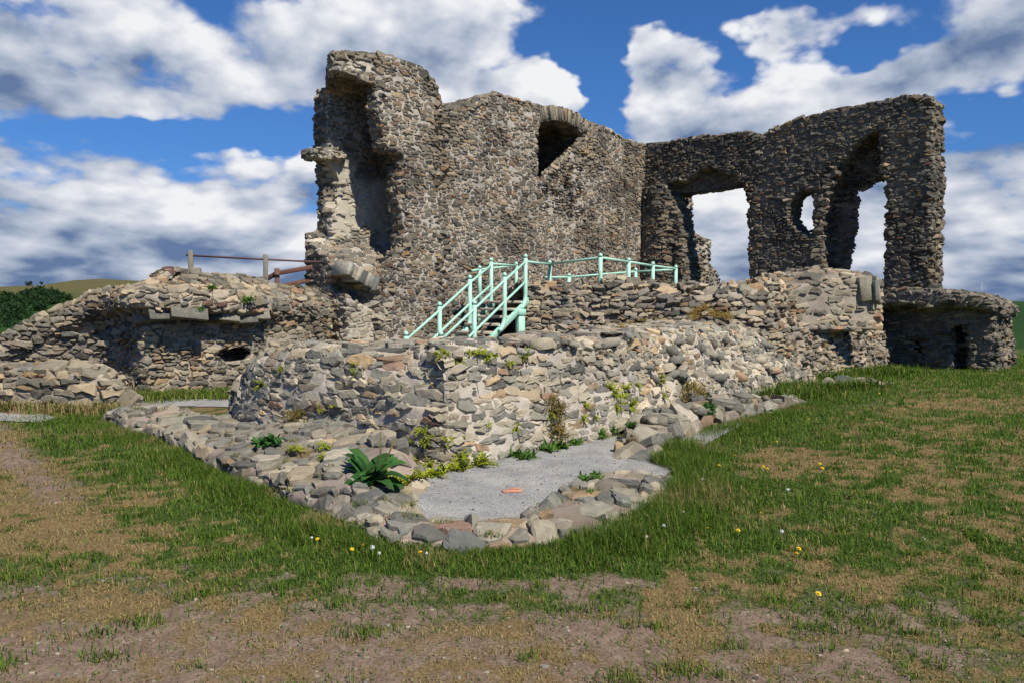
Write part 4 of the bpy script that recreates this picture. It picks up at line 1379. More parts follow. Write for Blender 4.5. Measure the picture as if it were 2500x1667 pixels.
PT = [at(1342, 636, 20.0), at(1466, 619, 17.9), at(1535, 630, 19.1), at(1594, 640, 20.4), at(1650, 648, 21.6)]
railing('platform_railing', PT, 1.15, 'sea-green iron railing zigzagging along the top of the rubble bank', start=R4 - ZV * 0.17)
railing('rear_railing', [at(1552, 655, 21.9), at(1389, 668, 20.9)], 1.0, 'lower sea-green railing at the back of the platform, mostly behind the bank', start=PT[-1] - ZV * 0.12, end=at(1330, 678, 20.6))
railing('landing_railing', [at(1260, 640, 20.9), at(1171, 649, 19.9)], 1.1, 'short sea-green railing of the landing against the tall grey wall', start=tops_l[-1] - ZV * 0.14, end=at(1152, 662, 19.6))

# rusty fence behind the chamber
M_POST = plain('grey_post', (0.17, 0.155, 0.12), 0.9, 0.4, 18)
M_RUST = plain('rusty_pipe', (0.10, 0.045, 0.04), 0.7, 0.3, 30)
M_RED = plain('red_brown_timber', (0.125, 0.06, 0.042), 0.8, 0.45, 14, rust=(0.26, 0.17, 0.12))
fe = empty('pipe_fence', tuple(at(560, 700, 18.3)), 'rusty pipe rail on two lichened grey posts, above the hump-backed chamber wall', 'fence')
for (px, py, Y) in ((465, 612, 18.2), (648, 622, 18.4)):
    p = at(px, py, Y)
    mb = MB(); mb.box(p - ZV * 0.55, [[0.96, 0.28, 0], [-0.28, 0.96, 0], [0, 0, 1]], (0.055, 0.055, 0.55), 0.02)
    obj('post', mb.mesh('post'), M_POST, fe)
obj('pipe', MB().tube([at(454, 624, 18.2), at(648, 634, 18.4), at(812, 642, 18.9)], 0.022, 8).mesh('pipe', True), M_RUST, fe)
tf = empty('timber_fence', tuple(at(676, 710, 18.8)), 'red-brown two-rail timber fence running up to the tower', 'fence')
p = at(676, 656, 18.8)
obj('post', MB().box(p - ZV * 0.45, [[0.96, 0.28, 0], [-0.28, 0.96, 0], [0, 0, 1]], (0.06, 0.06, 0.45), 0.012).mesh('post'), M_RED, tf)
for a, b in (((682, 667, 18.8), (812, 644, 19.2)), ((684, 700, 18.8), (810, 673, 19.2)), ((674, 669, 18.85), (612, 703, 19.6))):
    A_, B_ = at(*a), at(*b)
    d = (B_ - A_) / np.linalg.norm(B_ - A_); s_ = np.cross(d, ZV); s_ /= np.linalg.norm(s_)
    obj('rail', MB().box((A_ + B_) / 2, [d, s_, np.cross(s_, d)], (np.linalg.norm(B_ - A_) / 2, 0.028, 0.055), 0.008).mesh('rail'), M_RED, tf)

# ------------------------------------------------------------------ vegetation
def blades(P, ht, wd, az, lean, rng, curl=0.5):
    """grass blades: 5 points each"""
    n = len(P)
    d = np.stack([np.cos(az), np.sin(az), 0 * az], 1); s = np.stack([-np.sin(az), np.cos(az), 0 * az], 1)
    mid = P + d * (lean * ht * 0.3)[:, None] + ZV * (ht * 0.6 * np.cos(lean * 0.5))[:, None]
    tip = P + d * (lean * ht)[:, None] + ZV * (ht * np.cos(np.minimum(lean, 1.4)))[:, None]
    V = np.empty((n, 5, 3))
    V[:, 0] = P - s * wd[:, None] * .5; V[:, 1] = P + s * wd[:, None] * .5
    V[:, 2] = mid + s * wd[:, None] * .4; V[:, 3] = mid - s * wd[:, None] * .4
    V[:, 4] = tip
    k = np.arange(n)[:, None] * 5
    return V.reshape(-1, 3), [k + np.array([[0, 1, 2, 3]]), k + np.array([[3, 2, 4]])]


M_GRASS = leaf_mat('grass_blades', (0.030, 0.074, 0.007), (0.13, 0.20, 0.024), dry=(0.34, 0.245, 0.115))
rng = np.random.default_rng(11)


def scatter(n, ylo, yhi, pad=1.0):
    """points on the ground inside the view wedge, denser nearby"""
    u = rng.uniform(0, 1, n)
    y = ylo * (yhi / ylo) ** u
    x = rng.uniform(-1, 1, n) * (0.78 * y + pad)
    return x, y


def turf(n, ylo, yhi, hs, ws):
    x, y = scatter(n, ylo, yhi)
    g_, d_, e_ = masks(x, y)
    ins = poly_sd(x, y, enclosed) < 0.0
    pr = np.clip(1.0 - 0.93 * d_, 0, 1) * (0.55 + 0.45 * g_)
    k = (~ins) & (rng.uniform(0, 1, n) < pr)
    x, y, g_, e_ = x[k], y[k], g_[k], e_[k]
    m = len(x)
    sc = (y / 5.0) ** 0.55
    tuft = sstep(vnoise(np.stack([x, y, 0 * x], 1), 5.5, 93, 2), 0.0, 0.5)
    ht = hs * sc * rng.uniform(0.4, 1.5, m) * (0.6 + 0.7 * g_ + 0.7 * tuft * g_)
    wd = ws * sc * rng.uniform(0.7, 1.3, m)
    dry = (rng.uniform(0, 1, m) > sstep(g_, 0.0, 0.72) * 0.95 + 0.02) * rng.uniform(0.55, 1, m)
    lean = rng.uniform(0.2, 1.5, m)
    P = np.stack([x, y, gz(x, y) - 0.004], 1)
    V, F = blades(P, ht, wd, rng.uniform(0, 6.28, m), lean, rng)
    return V, F, np.repeat(rng.uniform(0, 1, m), 5), np.repeat(dry, 5)


V, F, tone, dry = turf(500000, 2.9, 26, 0.036, 0.0055)
tag(obj('turf', mesh('turf', V, F, {'tone': tone, 'dry': dry}, False), M_GRASS), 'short patchy green and straw-coloured turf', 'grass', kind='stuff')

# long grass along the outside of the kerb
def edge_grass(n):
    seg = np.linalg.norm(np.diff(KO, axis=0), axis=1); cum = np.r_[0, np.cumsum(seg)]
    wts = rng.uniform(0, cum[-1], n)
    i = np.clip(np.searchsorted(cum, wts) - 1, 0, len(seg) - 1)
    t = (wts - cum[i]) / seg[i]
    b = KO[i] + (KO[i + 1] - KO[i]) * t[:, None]
    T = (KO[i + 1] - KO[i]) / seg[i][:, None]
    outw = np.stack([T[:, 1], -T[:, 0]], 1)
    cl = vnoise(np.stack([wts * 1.0, 0 * wts, 0 * wts], 1), 1.4, 5, 2)
    off = np.abs(rng.normal(0, 1, n)) * (0.20 + 0.10 * cl + 0.16 * ((b[:, 0] > 0.5) & (b[:, 1] < 11))) - 0.03
    # bare stretch where dry tufts meet the stones
    p = b + outw * off[:, None]
    k = rng.uniform(0, 1, n) < np.clip(0.75 + 0.8 * cl, 0.12, 1)
    p, cl, off, wts = p[k], cl[k], off[k], wts[k]
    m = len(p)
    ht = (1 - 0.45 * np.exp(-((p[:, 0] + 0.05) / 0.6) ** 2) * (p[:, 1] < 5.6)) * (0.055 + 0.075 * rng.uniform(0, 1, m) ** 1.5) * (1 - sstep(off, 0.25, 0.7) * 0.6) * (1.0 + 0.5 * cl) * (1 + 0.6 * (p[:, 0] > 0.4) * (p[:, 1] < 9)) 
    dryp = np.clip(0.05 + 0.45 * (vnoise(np.stack([p[:, 0], p[:, 1], 0 * wts], 1), 2.2, 15, 2) > 0.22), 0, 1)
    dry = (rng.uniform(0, 1, m) < dryp) * rng.uniform(0.6, 1, m)
    P = np.stack([p[:, 0], p[:, 1], gz(p[:, 0], p[:, 1]) - 0.005], 1)
    V, F = blades(P, ht, rng.uniform(0.003, 0.006, m), rng.uniform(0, 6.28, m), rng.uniform(0.1, 1.0, m), rng)
    return V, F, np.repeat(rng.uniform(0, 1, m), 5), np.repeat(dry, 5)


V, F, tone, dry = edge_grass(95000)
tag(obj('long_grass', mesh('long_grass', V, F, {'tone': tone, 'dry': dry}, False), M_GRASS), 'lush long grass growing along the outside of the kerb', 'grass', kind='stuff')


def patch_grass(name, spots, label, n_per, ht, wd, dryv):
    Vs, Fs, nn, tn, dr = [], [[], []], 0, [], []
    for (x0, y0, rx, ry, zoff) in spots:
        n = int(n_per * rx * ry)
        x = x0 + rx * rng.normal(0, .5, n); y = y0 + ry * rng.normal(0, .5, n)
        P = np.stack([x, y, gz(x, y) + zoff], 1)
        V, F = blades(P, ht * rng.uniform(.4, 1.3, n), wd * rng.uniform(.7, 1.3, n), rng.uniform(0, 6.28, n), rng.uniform(.1, 1.1, n), rng)
        Vs.append(V); Fs[0].append(F[0] + nn); Fs[1].append(F[1] + nn); nn += len(V)
        tn.append(np.repeat(rng.uniform(0, 1, n), 5)); dr.append(np.repeat((rng.uniform(0, 1, n) < dryv) * rng.uniform(.6, 1, n), 5))
    tag(obj(name, mesh(name, np.concatenate(Vs), [np.concatenate(Fs[0]), np.concatenate(Fs[1])], {'tone': np.concatenate(tn), 'dry': np.concatenate(dr)}, False), M_GRASS), label, 'grass', kind='stuff')


tx, ty = scatter(240, 3.1, 9.5)
tg, td, te = masks(tx, ty)
tk = (poly_sd(tx, ty, enclosed) > 0.15) & (rng.uniform(0, 1, 240) < 0.25 + 0.9 * tg)
patch_grass('turf_tufts', [(x_, y_, r_, r_ * 0.7, 0) for x_, y_, r_ in zip(tx[tk], ty[tk], rng.uniform(0.05, 0.16, tk.sum()))], 'darker green tufts dotted over the trodden turf', 9000, 0.06, 0.005, 0.12)
patch_grass('chamber_grass', [(-5.9, 14.2, 0.9, 0.5, 0), (-5.0, 14.3, 0.9, 0.6, 0), (-4.5, 14.0, 0.6, 0.5, 0), (-6.3, 13.9, 0.5, 0.6, 0)], 'bright grass on the floor of the roofless chamber', 6000, 0.14, 0.012, 0.2)
patch_grass('dry_grass', [(-9.0, 14.3, 1.3, 0.6, 0.1), (-7.8, 13.6, 0.8, 0.5, 0), (-6.9, 12.1, 0.5, 0.2, 0), (-8.3, 12.4, 0.9, 0.2, 0), (-6.2, 12.0, 0.4, 0.3, 0), (-9.8, 14.2, 0.8, 0.7, 0.2)], 'dry orange grass round the low coursed wall', 5000, 0.2, 0.012, 0.8)
patch_grass('bank_foot_grass', [(6.9, 17.2, 0.9, 0.4, 0), (7.9, 18.2, 0.9, 0.5, 0), (8.9, 19.2, 0.9, 0.5, 0), (5.6, 15.0, 0.8, 0.4, 0), (4.9, 13.9, 0.7, 0.5, 0), (6.4, 15.0, 0.8, 0.25, 0)], 'long grass at the foot of the bank by the undercroft', 4500, 0.24, 0.014, 0.1)


# ferns, dock, dandelions: one of each kind, then copies
def leaf_strip(base, dirv, ln, wd, droop, rng, n=7, fold=0.25, wav=0.0, shape='lance'):
    d = np.array([dirv[0], dirv[1], 0]); d /= np.linalg.norm(d) + 1e-9
    up0 = dirv[2]
    side = np.array([-d[1], d[0], 0])
    V = []
    p = np.array(base, float)
    a = math.atan2(up0, math.hypot(dirv[0], dirv[1]))
    for i in range(n):
        t = i / (n - 1)
        w = wd * (math.sin(math.pi * min(1, 0.12 + 0.88 * t)) ** 0.8 if shape == 'lance' else (1 - t) ** 0.6) * 0.5
        if i == n - 1: w = 0.001
        nrm = np.array([-math.sin(a) * d[0], -math.sin(a) * d[1], math.cos(a)])
        wv = wav * rng.uniform(-1, 1)
        V += [p - side * w + nrm * (fold * w + wv), p, p + side * w + nrm * (fold * w - wv)]
        st_ = ln / (n - 1)
        p = p + st_ * np.array([math.cos(a) * d[0], math.cos(a) * d[1], math.sin(a)])
        a -= droop / (n - 1)
    F = []
    for i in range(n - 1):
        k = i * 3
        F += [(k, k + 1, k + 4, k + 3), (k + 1, k + 2, k + 5, k + 4)]
    return np.array(V), np.array(F)


def fern_mesh(rng, fronds=13, ln=0.13):
    mb = MB(); tone = []
    for i in range(fronds):
        a = rng.uniform(0, 6.28); el = rng.uniform(0.3, 1.3)
        dv = np.array([math.cos(a) * math.cos(el), math.sin(a) * math.cos(el), math.sin(el)])
        L = ln * rng.uniform(0.6, 1.2)
        V, F = leaf_strip((0, 0, 0), dv, L, 0.012, 1.0, rng, 6)
        mb.add(V, F); tone += [rng.uniform(0, 1)] * len(V)
        spine = V[1::3]
        for j in range(1, 5):
            for s_ in (-1, 1):
                q = np.array([-dv[1] * s_, dv[0] * s_, 0.25]) + 0.45 * dv
                Vp, Fp = leaf_strip(spine[j], q, L * 0.26 * (1.1 - j / 6), 0.016, 0.4, rng, 3)
                mb.add(Vp, Fp); tone += [rng.uniform(0.2, 1)] * len(Vp)
    return mb.mesh('fern', False, {'tone': tone})


M_FERN = leaf_mat('fern_green', (0.12, 0.16, 0.012), (0.36, 0.38, 0.035))
M_DOCK = leaf_mat('dock_green', (0.018, 0.06, 0.014), (0.05, 0.14, 0.03))
M_WEED = leaf_mat('weed_green', (0.03, 0.085, 0.012), (0.10, 0.20, 0.035))
M_MOSS = leaf_mat('dry_moss', (0.06, 0.05, 0.012), (0.22, 0.16, 0.04))
rl = np.random.default_rng(5)
depsg = None


def surf_hit(px, py):
    """first surface that a ray through the photo pixel meets"""
    global depsg
    if depsg is None:
        bpy.context.view_layer.update(); depsg = bpy.context.evaluated_depsgraph_get()
    d = Vector(px_dir(px, py)).normalized()
    ok, loc, nrm, idx, ob, _ = SC.ray_cast(depsg, Vector((0, 0, EYE)), d)
    return (np.array(loc), np.array(nrm)) if ok else (gp(px, py), ZV)


mb = MB(); n0_ = 0; sid_ = []
for px, py, w_, h_ in ((352, 772, .2, .13), (400, 764, .27, .15), (462, 758, .34, .19), (520, 768, .2, .14), (562, 770, .18, .14), (602, 772, .2, .17), (640, 768, .15, .12)):
    loc, nrm = surf_hit(px, py)
    t_ = np.array([0.72, 0.60, rl.uniform(-.12, .12)]); t_ /= np.linalg.norm(t_)
    up_ = np.array([-0.30, 0.36, 0.88]); up_ -= t_ * (up_ @ t_); up_ /= np.linalg.norm(up_)
    mb.box(loc - np.cross(t_, up_) * 0.0, [t_, up_, np.cross(t_, up_)], (w_, h_, 0.045), 0.012)
    sid_ += [rl.uniform(0, 0.6)] * 24
slc = obj('slate_course', mb.mesh('slate_course', False, {'sid': sid_, 'sid2': sid_, 'mort': np.zeros(len(sid_))}), M_SLATE, None)
slc.parent = chamber; slc.location = -chamber.location
fern_protos = [fern_mesh(rl) for _ in range(4)]
for me_ in fern_protos: me_.materials.append(M_FERN)


def plant_at(name, me_, px, py, s, label, cat, group, mind=None):
    loc, nrm = surf_hit(px, py)
    o = bpy.data.objects.new(name, me_)
    COL.objects.link(o)
    o.location = loc - np.array(nrm) * 0.01
    nn = np.array([nrm[0] * 0.8, nrm[1] * 0.8, max(nrm[2], 0) + 0.75])
    o.rotation_mode = 'QUATERNION'
    q = Vector(nn).to_track_quat('Z', 'Y')
    from mathutils import Quaternion
    o.rotation_quaternion = q @ Quaternion((0, 0, 1), rl.uniform(0, 6.28))
    k = s * np.linalg.norm(loc) / 8.0
    o.scale = (k, k, k)
    return tag(o, label, cat, group)


row = [(945, 1182), (972, 1180), (1003, 1176), (1032, 1172), (1058, 1166), (1086, 1160), (1112, 1152), (1135, 1148), (1165, 1142), (1178, 1135)]
for px, py in row:
    plant_at('fern', fern_protos[rl.integers(4)], px, py - 4, rl.uniform(1.3, 1.9), 'yellow-green fern in the row where front wall meets gravel', 'fern', 'ferns along the wall foot')
wallf = [(1010, 1083), (1042, 1078), (1042, 1066), (1092, 1082), (1135, 1072), (1030, 1052), (1190, 1040), (1262, 1042), (1128, 1122), (1052, 1130), (1015, 1125), (1120, 1118), (870, 896), (866, 915), (1068, 864), (1090, 866), (1120, 882), (1150, 860), (1165, 866), (1190, 870), (1275, 873), (1285, 872), (1245, 887), (1610, 932), (1612, 925), (1494, 952), (1500, 962), (1528, 950), (1560, 948), (1520, 970), (1618, 970), (1432, 993), (1424, 1020), (1452, 1019), (1507, 990), (1538, 992), (795, 1090), (790, 1115), (716, 1095), (730, 1102), (815, 995), (780, 1000), (1345, 1010), (1078, 870), (1210, 868), (690, 900), (640, 940)]
for px, py in wallf:
    plant_at('fern', fern_protos[rl.integers(4)], px, py, rl.uniform(0.55, 1.0), 'small yellow-green fern tuft rooted in a joint of the front wall', 'fern', 'fern tufts in the front wall joints')

# dry mossy clumps
def clump_mesh(rng, n=70, r=0.12, ln=0.09, w=0.012):
    mb = MB(); tone = []
    for i in range(n):
        b = np.clip(rng.normal(0, r * 0.45, 3), -r * 0.8, r * 0.8) * np.array([1, 1, 0.4]); b[2] = abs(b[2])
        dv = rng.normal(0, 1, 3); dv[2] = abs(dv[2]) + 0.3; dv /= np.linalg.norm(dv)
        V, F = leaf_strip(b, dv, ln * rng.uniform(.5, 1.3), w, 0.9, rng, 4)
        mb.add(V, F); tone += [rng.uniform(0, 1)] * len(V)
    return mb.mesh('clump', False, {'tone': tone})


cl_m = [clump_mesh(rl), clump_mesh(rl, 90, 0.16)]
for m_ in cl_m: m_.materials.append(M_MOSS)
for px, py, s in [(1350, 985, 1.0), (1352, 1010, 0.9), (1356, 1040, 1.0), (1360, 1060, 0.9), (1672, 945, 1.1), (1705, 962, 1.0), (1668, 975, 1.0), (720, 1022, 0.9), (735, 1010, 0.7)]:
    plant_at('moss_clump', cl_m[rl.integers(2)], px, py, s, 'dry brown-green clump clinging to the face of the front wall', 'plant', 'dry clumps on the front wall')
M_ORG = leaf_mat('straw_tuft', (0.20, 0.13, 0.03), (0.42, 0.28, 0.07))
og = clump_mesh(rl, 110, 0.18, 0.14, 0.012); og.materials.append(M_ORG)
for px, py, s in [(1690, 768, 0.3), (1705, 760, 0.36), (1722, 752, 0.34), (1738, 766, 0.3), (1755, 770, 0.32), (1775, 774, 0.3), (1700, 776, 0.28), (1545, 790, 0.3), (1565, 785, 0.26), (1520, 800, 0.26), (942, 727, 0.22), (990, 735, 0.2)]:
    plant_at('straw_tuft', og, px, py, s, 'straw-coloured tuft of dry grass in the broken rubble', 'plant', 'straw tufts in the rubble')
wd = clump_mesh(rl, 60, 0.10, 0.10, 0.026); wd.materials.append(M_WEED)
for px, py, s in [(515, 705, 0.5), (605, 735, 0.6), (488, 755, 0.35), (1255, 820, 0.01)][:3]:
    plant_at('weed', wd, px, py, s, 'small green weed sprouting high on the hump-backed chamber wall', 'plant', 'weeds on the chamber wall')
for px, py, s in [(1285, 1118, 1.0), (1262, 1112, 0.95), (1340, 1100, 1.0), (1372, 1092, 0.9), (1402, 1082, 0.75), (1470, 1062, 0.6), (1500, 1050, 0.6), (1545, 1038, 0.6)]:
    plant_at('weed', wd, px, py, s, 'leafy green weed where the right part of the front wall meets gravel', 'plant', 'weeds along the gravel edge')
for px, py, s in [(1432, 1172, 0.85), (1455, 1165, 0.6), (1440, 1200, 0.4)]:
    plant_at('weed', wd, px, py, s, 'leafy green weed by the gap in the kerb stones', 'plant', 'weeds by the kerb gap')
ivy = clump_mesh(rl, 110, 0.17, 0.085, 0.05); ivy.materials.append(M_DOCK)
plant_at('ivy', ivy, 652, 1082, 0.85, 'dark green leafy clump spilling over the left kerb stones', 'plant', None)
for px, py, s in [(1730, 1000, 0.45), (1720, 968, 0.4)]:
    plant_at('ivy', ivy, px, py, s, 'dark leafy clump against the right end of the front wall', 'plant', 'leafy clumps at the right of the wall')

mb = MB(); tone = []
for i in range(22):
    a = rl.uniform(0, 6.28); el = rl.uniform(0.5, 1.4)
    V, F = leaf_strip((rl.normal(0, .02), rl.normal(0, .02), 0), (math.cos(a) * math.cos(el), math.sin(a) * math.cos(el), math.sin(el)), rl.uniform(.2, .34), rl.uniform(.07, .10), rl.uniform(1.0, 2.0), rl, 9, 0.3, 0.006)
    mb.add(V, F); tone += [rl.uniform(0, 1)] * len(V)
me_ = mb.mesh('dock_leaves', True, {'tone': tone}); me_.materials.append(M_DOCK)
dk = plant_at('dock_plant', me_, 905, 1178, 1.55, 'dock plant with large dark drooping leaves at the inner kerb', 'plant', None)
for i in range(2):
    st_ = obj('flower_stem', MB().tube([(0.02 * i, 0, 0), (0.05 + .05 * i, 0.02, 0.2), (0.04 + .09 * i, 0.03, 0.36 - .06 * i)], 0.006, 6).mesh('flower_stem', True), plain('dock_stem', (0.12, 0.10, 0.03), 0.8))
    st_.parent = dk

# dandelions
M_PETAL = plain('dandelion_yellow', (0.85, 0.58, 0.02), 0.6, 0.15, 40)
M_CLOCK = plain('seed_white', (0.62, 0.62, 0.58), 0.9, 0.1, 40)
M_STEM = plain('flower_stem', (0.12, 0.18, 0.04), 0.7)


def flower_head(rng):
    mb = MB()
    for ring, (n, r, e) in enumerate(((16, 0.021, 0.25), (12, 0.016, 0.6), (8, 0.010, 1.0))):
        for i in range(n):
            a = 6.283 * (i + 0.5 * ring) / n
            V, F = leaf_strip((0, 0, 0.004 * ring), (math.cos(a) * math.cos(e), math.sin(a) * math.cos(e), math.sin(e)), r, 0.008, 0.3, rng, 3)
            mb.add(V, F)
    return mb.mesh('flower_head')


def clock_head(rng):
    mb = MB()
    for i in range(90):
        v = rng.normal(0, 1, 3); v /= np.linalg.norm(v)
        V, F = leaf_strip(v * 0.004, v, 0.018, 0.002, 0.0, rng, 2)
        mb.add(V, F)
        u_ = np.cross(v, [0.3, 0.5, 0.8]); u_ /= np.linalg.norm(u_); w_ = np.cross(v, u_)
        c_ = v * 0.02
        mb.add(np.array([c_ + u_ * .005, c_ + w_ * .005, c_ - u_ * .005, c_ - w_ * .005]), np.array([[0, 1, 2, 3]]))
    return mb.mesh('seed_head')


fh, chd = flower_head(rl), clock_head(rl)
fh.materials.append(M_PETAL); chd.materials.append(M_CLOCK)
stm = MB().tube([(0, 0, 0), (0.004, 0.002, 0.03), (0.002, 0.006, 0.06)], 0.0022, 6).mesh('stem', True)
stm.materials.append(M_STEM)


def dandelion(px, py, hgt, head, name, label, cat, group, s=1.0):
    p = gp(px, py, hgt); p[2] = 0; gzv = float(gz(p[:1], p[1:2])[0])
    p = gp(px, py, hgt + gzv)
    r = empty(name, (p[0], p[1], gzv), label, cat, group)
    st_ = bpy.data.objects.new('stem', stm); COL.objects.link(st_); st_.parent = r; st_.scale = (1, 1, hgt / 0.06)
    hd = bpy.data.objects.new('flower_head' if head is fh else 'seed_head', head); COL.objects.link(hd); hd.parent = r
    hd.location = (0.002, 0.006, hgt); hd.scale = (s * 0.72, s * 0.72, s * 0.72)
    hd.rotation_euler = (rl.uniform(0.1, 0.5), rl.uniform(-.3, .3), rl.uniform(0, 6))
    r.rotation_euler = (0, 0, 0)


for px, py, s in [(628, 1272, 1), (774, 1316, 1), (886, 1333, 1.25), (858, 1341, 1), (1025, 1348, 1), (305, 1238, 1), (768, 1468, 1)]:
    dandelion(px, py, 0.07, fh, 'dandelion', 'yellow dandelion flower in the grass in front of the kerb', 'flower', 'dandelions in front of the kerb', s)
for px, py in [(1815, 1131), (1755, 1136), (1873, 1144), (1903, 1107), (1946, 1034), (2002, 1132), (2008, 1143), (1945, 1352), (1858, 1253), (1802, 1295), (1950, 1340), (2147, 960), (2083, 976), (1974, 969), (1795, 1112), (1864, 1139), (1975, 1023), (1728, 1290), (2015, 966), (1896, 1078), (2086, 1200), (1998, 1450)]:
    dandelion(px, py, 0.06, fh, 'dandelion', 'yellow dandelion flower in the right-hand turf', 'flower', 'dandelions in the right-hand turf', 1.15)
for px, py, s in [(908, 1336, 1.1), (1620, 1283, 1.0), (1668, 1250, 0.9), (1716, 1170, 1.1), (1578, 1310, 0.8), (1908, 1297, 1.0), (925, 1350, .7), (1923, 1195, 0.9), (1040, 1350, .7), (760, 1312, .6)]:
    dandelion(px, py, 0.085, chd, 'dandelion_clock', 'white dandelion seed head above the grass outside the kerb', 'flower', 'dandelion seed heads', s)

# broken tile on the gravel
tp, _ = surf_hit(1250, 1200)
mb = MB(); mb.box(tp + np.array([0, 0, 0.008]), [[0.99, 0.12, 0.02], [-0.12, 0.99, 0], [0, 0, 1]], (0.085, 0.032, 0.012), 0.006)
mb.box(tp + np.array([0.02, 0.02, 0.024]), [[0.95, -0.2, 0.1], [0.2, 0.97, 0], [-0.1, 0, 1]], (0.05, 0.016, 0.007), 0.004)
o = obj('broken_tile', mb.mesh('broken_tile'), plain('terracotta', (0.42, 0.20, 0.13), 0.9, 0.25, 30), None, tuple(tp))
tag(o, 'broken strip of orange terracotta lying on the gravel', 'tile')

gP = Pg[np.unique(rng.integers(0, len(Pg), 2600))]
gP = gP[poly_sd(gP[:, 0], gP[:, 1], inner) < 0.05]
m_ = len(gP)
gs = (0.004 + 0.010 * rng.uniform(0, 1, m_) ** 3)[:, None, None]
oct_ = np.array([[1, 0, 0], [0, 1, 0], [-1, 0, 0], [0, -1, 0], [0.1, 0, 0.8], [0, 0, -0.5]])
gV = oct_[None] * gs * rng.uniform(0.6, 1.4, (m_, 6, 1)) + (gP + rng.uniform(-.02, .02, gP.shape) * [1, 1, 0])[:, None, :]
tri_ = np.array([[0, 1, 4], [1, 2, 4], [2, 3, 4], [3, 0, 4], [1, 0, 5], [2, 1, 5], [3, 2, 5], [0, 3, 5]])
gid = np.repeat(rng.uniform(0, 1, m_), 6)
tag(obj('loose_gravel', mesh('loose_gravel', gV.reshape(-1, 3), (np.arange(m_)[:, None, None] * 6 + tri_[None]).reshape(-1, 3), {'sid': gid, 'sid2': gid, 'mort': 0 * gid}, False), M_KERB), 'loose coarse stones lying over the grey gravel floor', 'gravel', kind='stuff')

# grass and dry moss rooted between the footing stones
spots = []
seg_ = np.linalg.norm(np.diff(KO, axis=0), axis=1)
for i in range(70):
    a_ = rng.integers(1, len(KO) - 2)
    t_ = KO[a_ + 1] - KO[a_]
    b_ = KO[a_] + t_ * rng.uniform(0, 1); nrm_ = np.array([-t_[1], t_[0]]) / np.linalg.norm(t_)
    q = b_ + nrm_ * rng.uniform(0.02, 0.75)
    ok, loc, _, _, ob_, _ = SC.ray_cast(depsg, Vector((q[0], q[1], 1.0)), Vector((0, 0, -1)))
    if ok and ob_.name.startswith('kerb'):
        spots.append((q[0], q[1], rng.uniform(.03, .09), rng.uniform(.03, .09), loc[2] - float(gz(q[:1], q[1:2])[0]) - 0.012))
patch_grass('kerb_grass', spots, 'sprigs of grass and dry moss between the footing stones', 11000, 0.05, 0.005, 0.45)

# tumbled stones on the broken slope
def rock_mesh(rng):
    S = 9
    V = []; 
    for (r_, z_) in ((0.75, -0.5), (1.0, -0.1), (0.92, 0.25), (0.6, 0.5)):
        a = np.arange(S) / S * 6.283 + rng.uniform(-.2, .2, S)
        rr_ = r_ * rng.uniform(0.62, 1.2, S)
        V += [(math.cos(q) * w, 0.75 * math.sin(q) * w, z_ * 0.62 + rng.uniform(-.07, .07)) for q, w in zip(a, rr_)]
    V.append((0.05, 0, 0.36))
    e = np.arange(S); f = (e + 1) % S
    Fq = np.concatenate([np.stack([e + k * S, f + k * S, f + (k + 1) * S, e + (k + 1) * S], 1) for k in range(3)])
    Ft = np.stack([3 * S + e, 3 * S + f, np.full(S, 4 * S)], 1)
    r0 = rng.uniform(0, 1)
    m_ = mesh('tumbled_stone', np.array(V), [Fq, Ft], {'sid': np.full(len(V), r0), 'sid2': np.full(len(V), rng.uniform(0, 1)), 'mort': np.zeros(len(V))}, False)
    m_.materials.append(M_FRONT)
    return m_


rk_ = [rock_mesh(rl) for _ in range(9)]
for i in range(64):
    if i < 34:
        px, py = rl.uniform(1560, 2010), 0; py = rl.uniform(850, 935) - 0.04 * (px - 1700)
    elif i < 48:
        px, py = rl.uniform(1330, 1900), rl.uniform(830, 850)
    else:
        px = rl.uniform(1500, 1980); py = np.interp(px, [1500, 1700, 1980], [1050, 1000, 945]) + rl.uniform(-14, 14)
    loc, nrm = surf_hit(px, py)
    if np.linalg.norm(loc) > 30: continue
    o = bpy.data.objects.new('tumbled_stone', rk_[rl.integers(9)]); COL.objects.link(o)
    k = rl.uniform(0.07, 0.17)
    o.location = loc + np.array([0, 0, k * 0.12]); o.scale = (k * rl.uniform(1.0, 1.4), k, k * rl.uniform(0.95, 1.4))
    o.rotation_euler = (rl.uniform(-.35, .35), rl.uniform(-.35, .35), rl.uniform(0, 6.28))
    tag(o, 'loose angular stone tumbled on the right-hand slope of broken rubble', 'stone', 'stones tumbled on the right-hand slope')

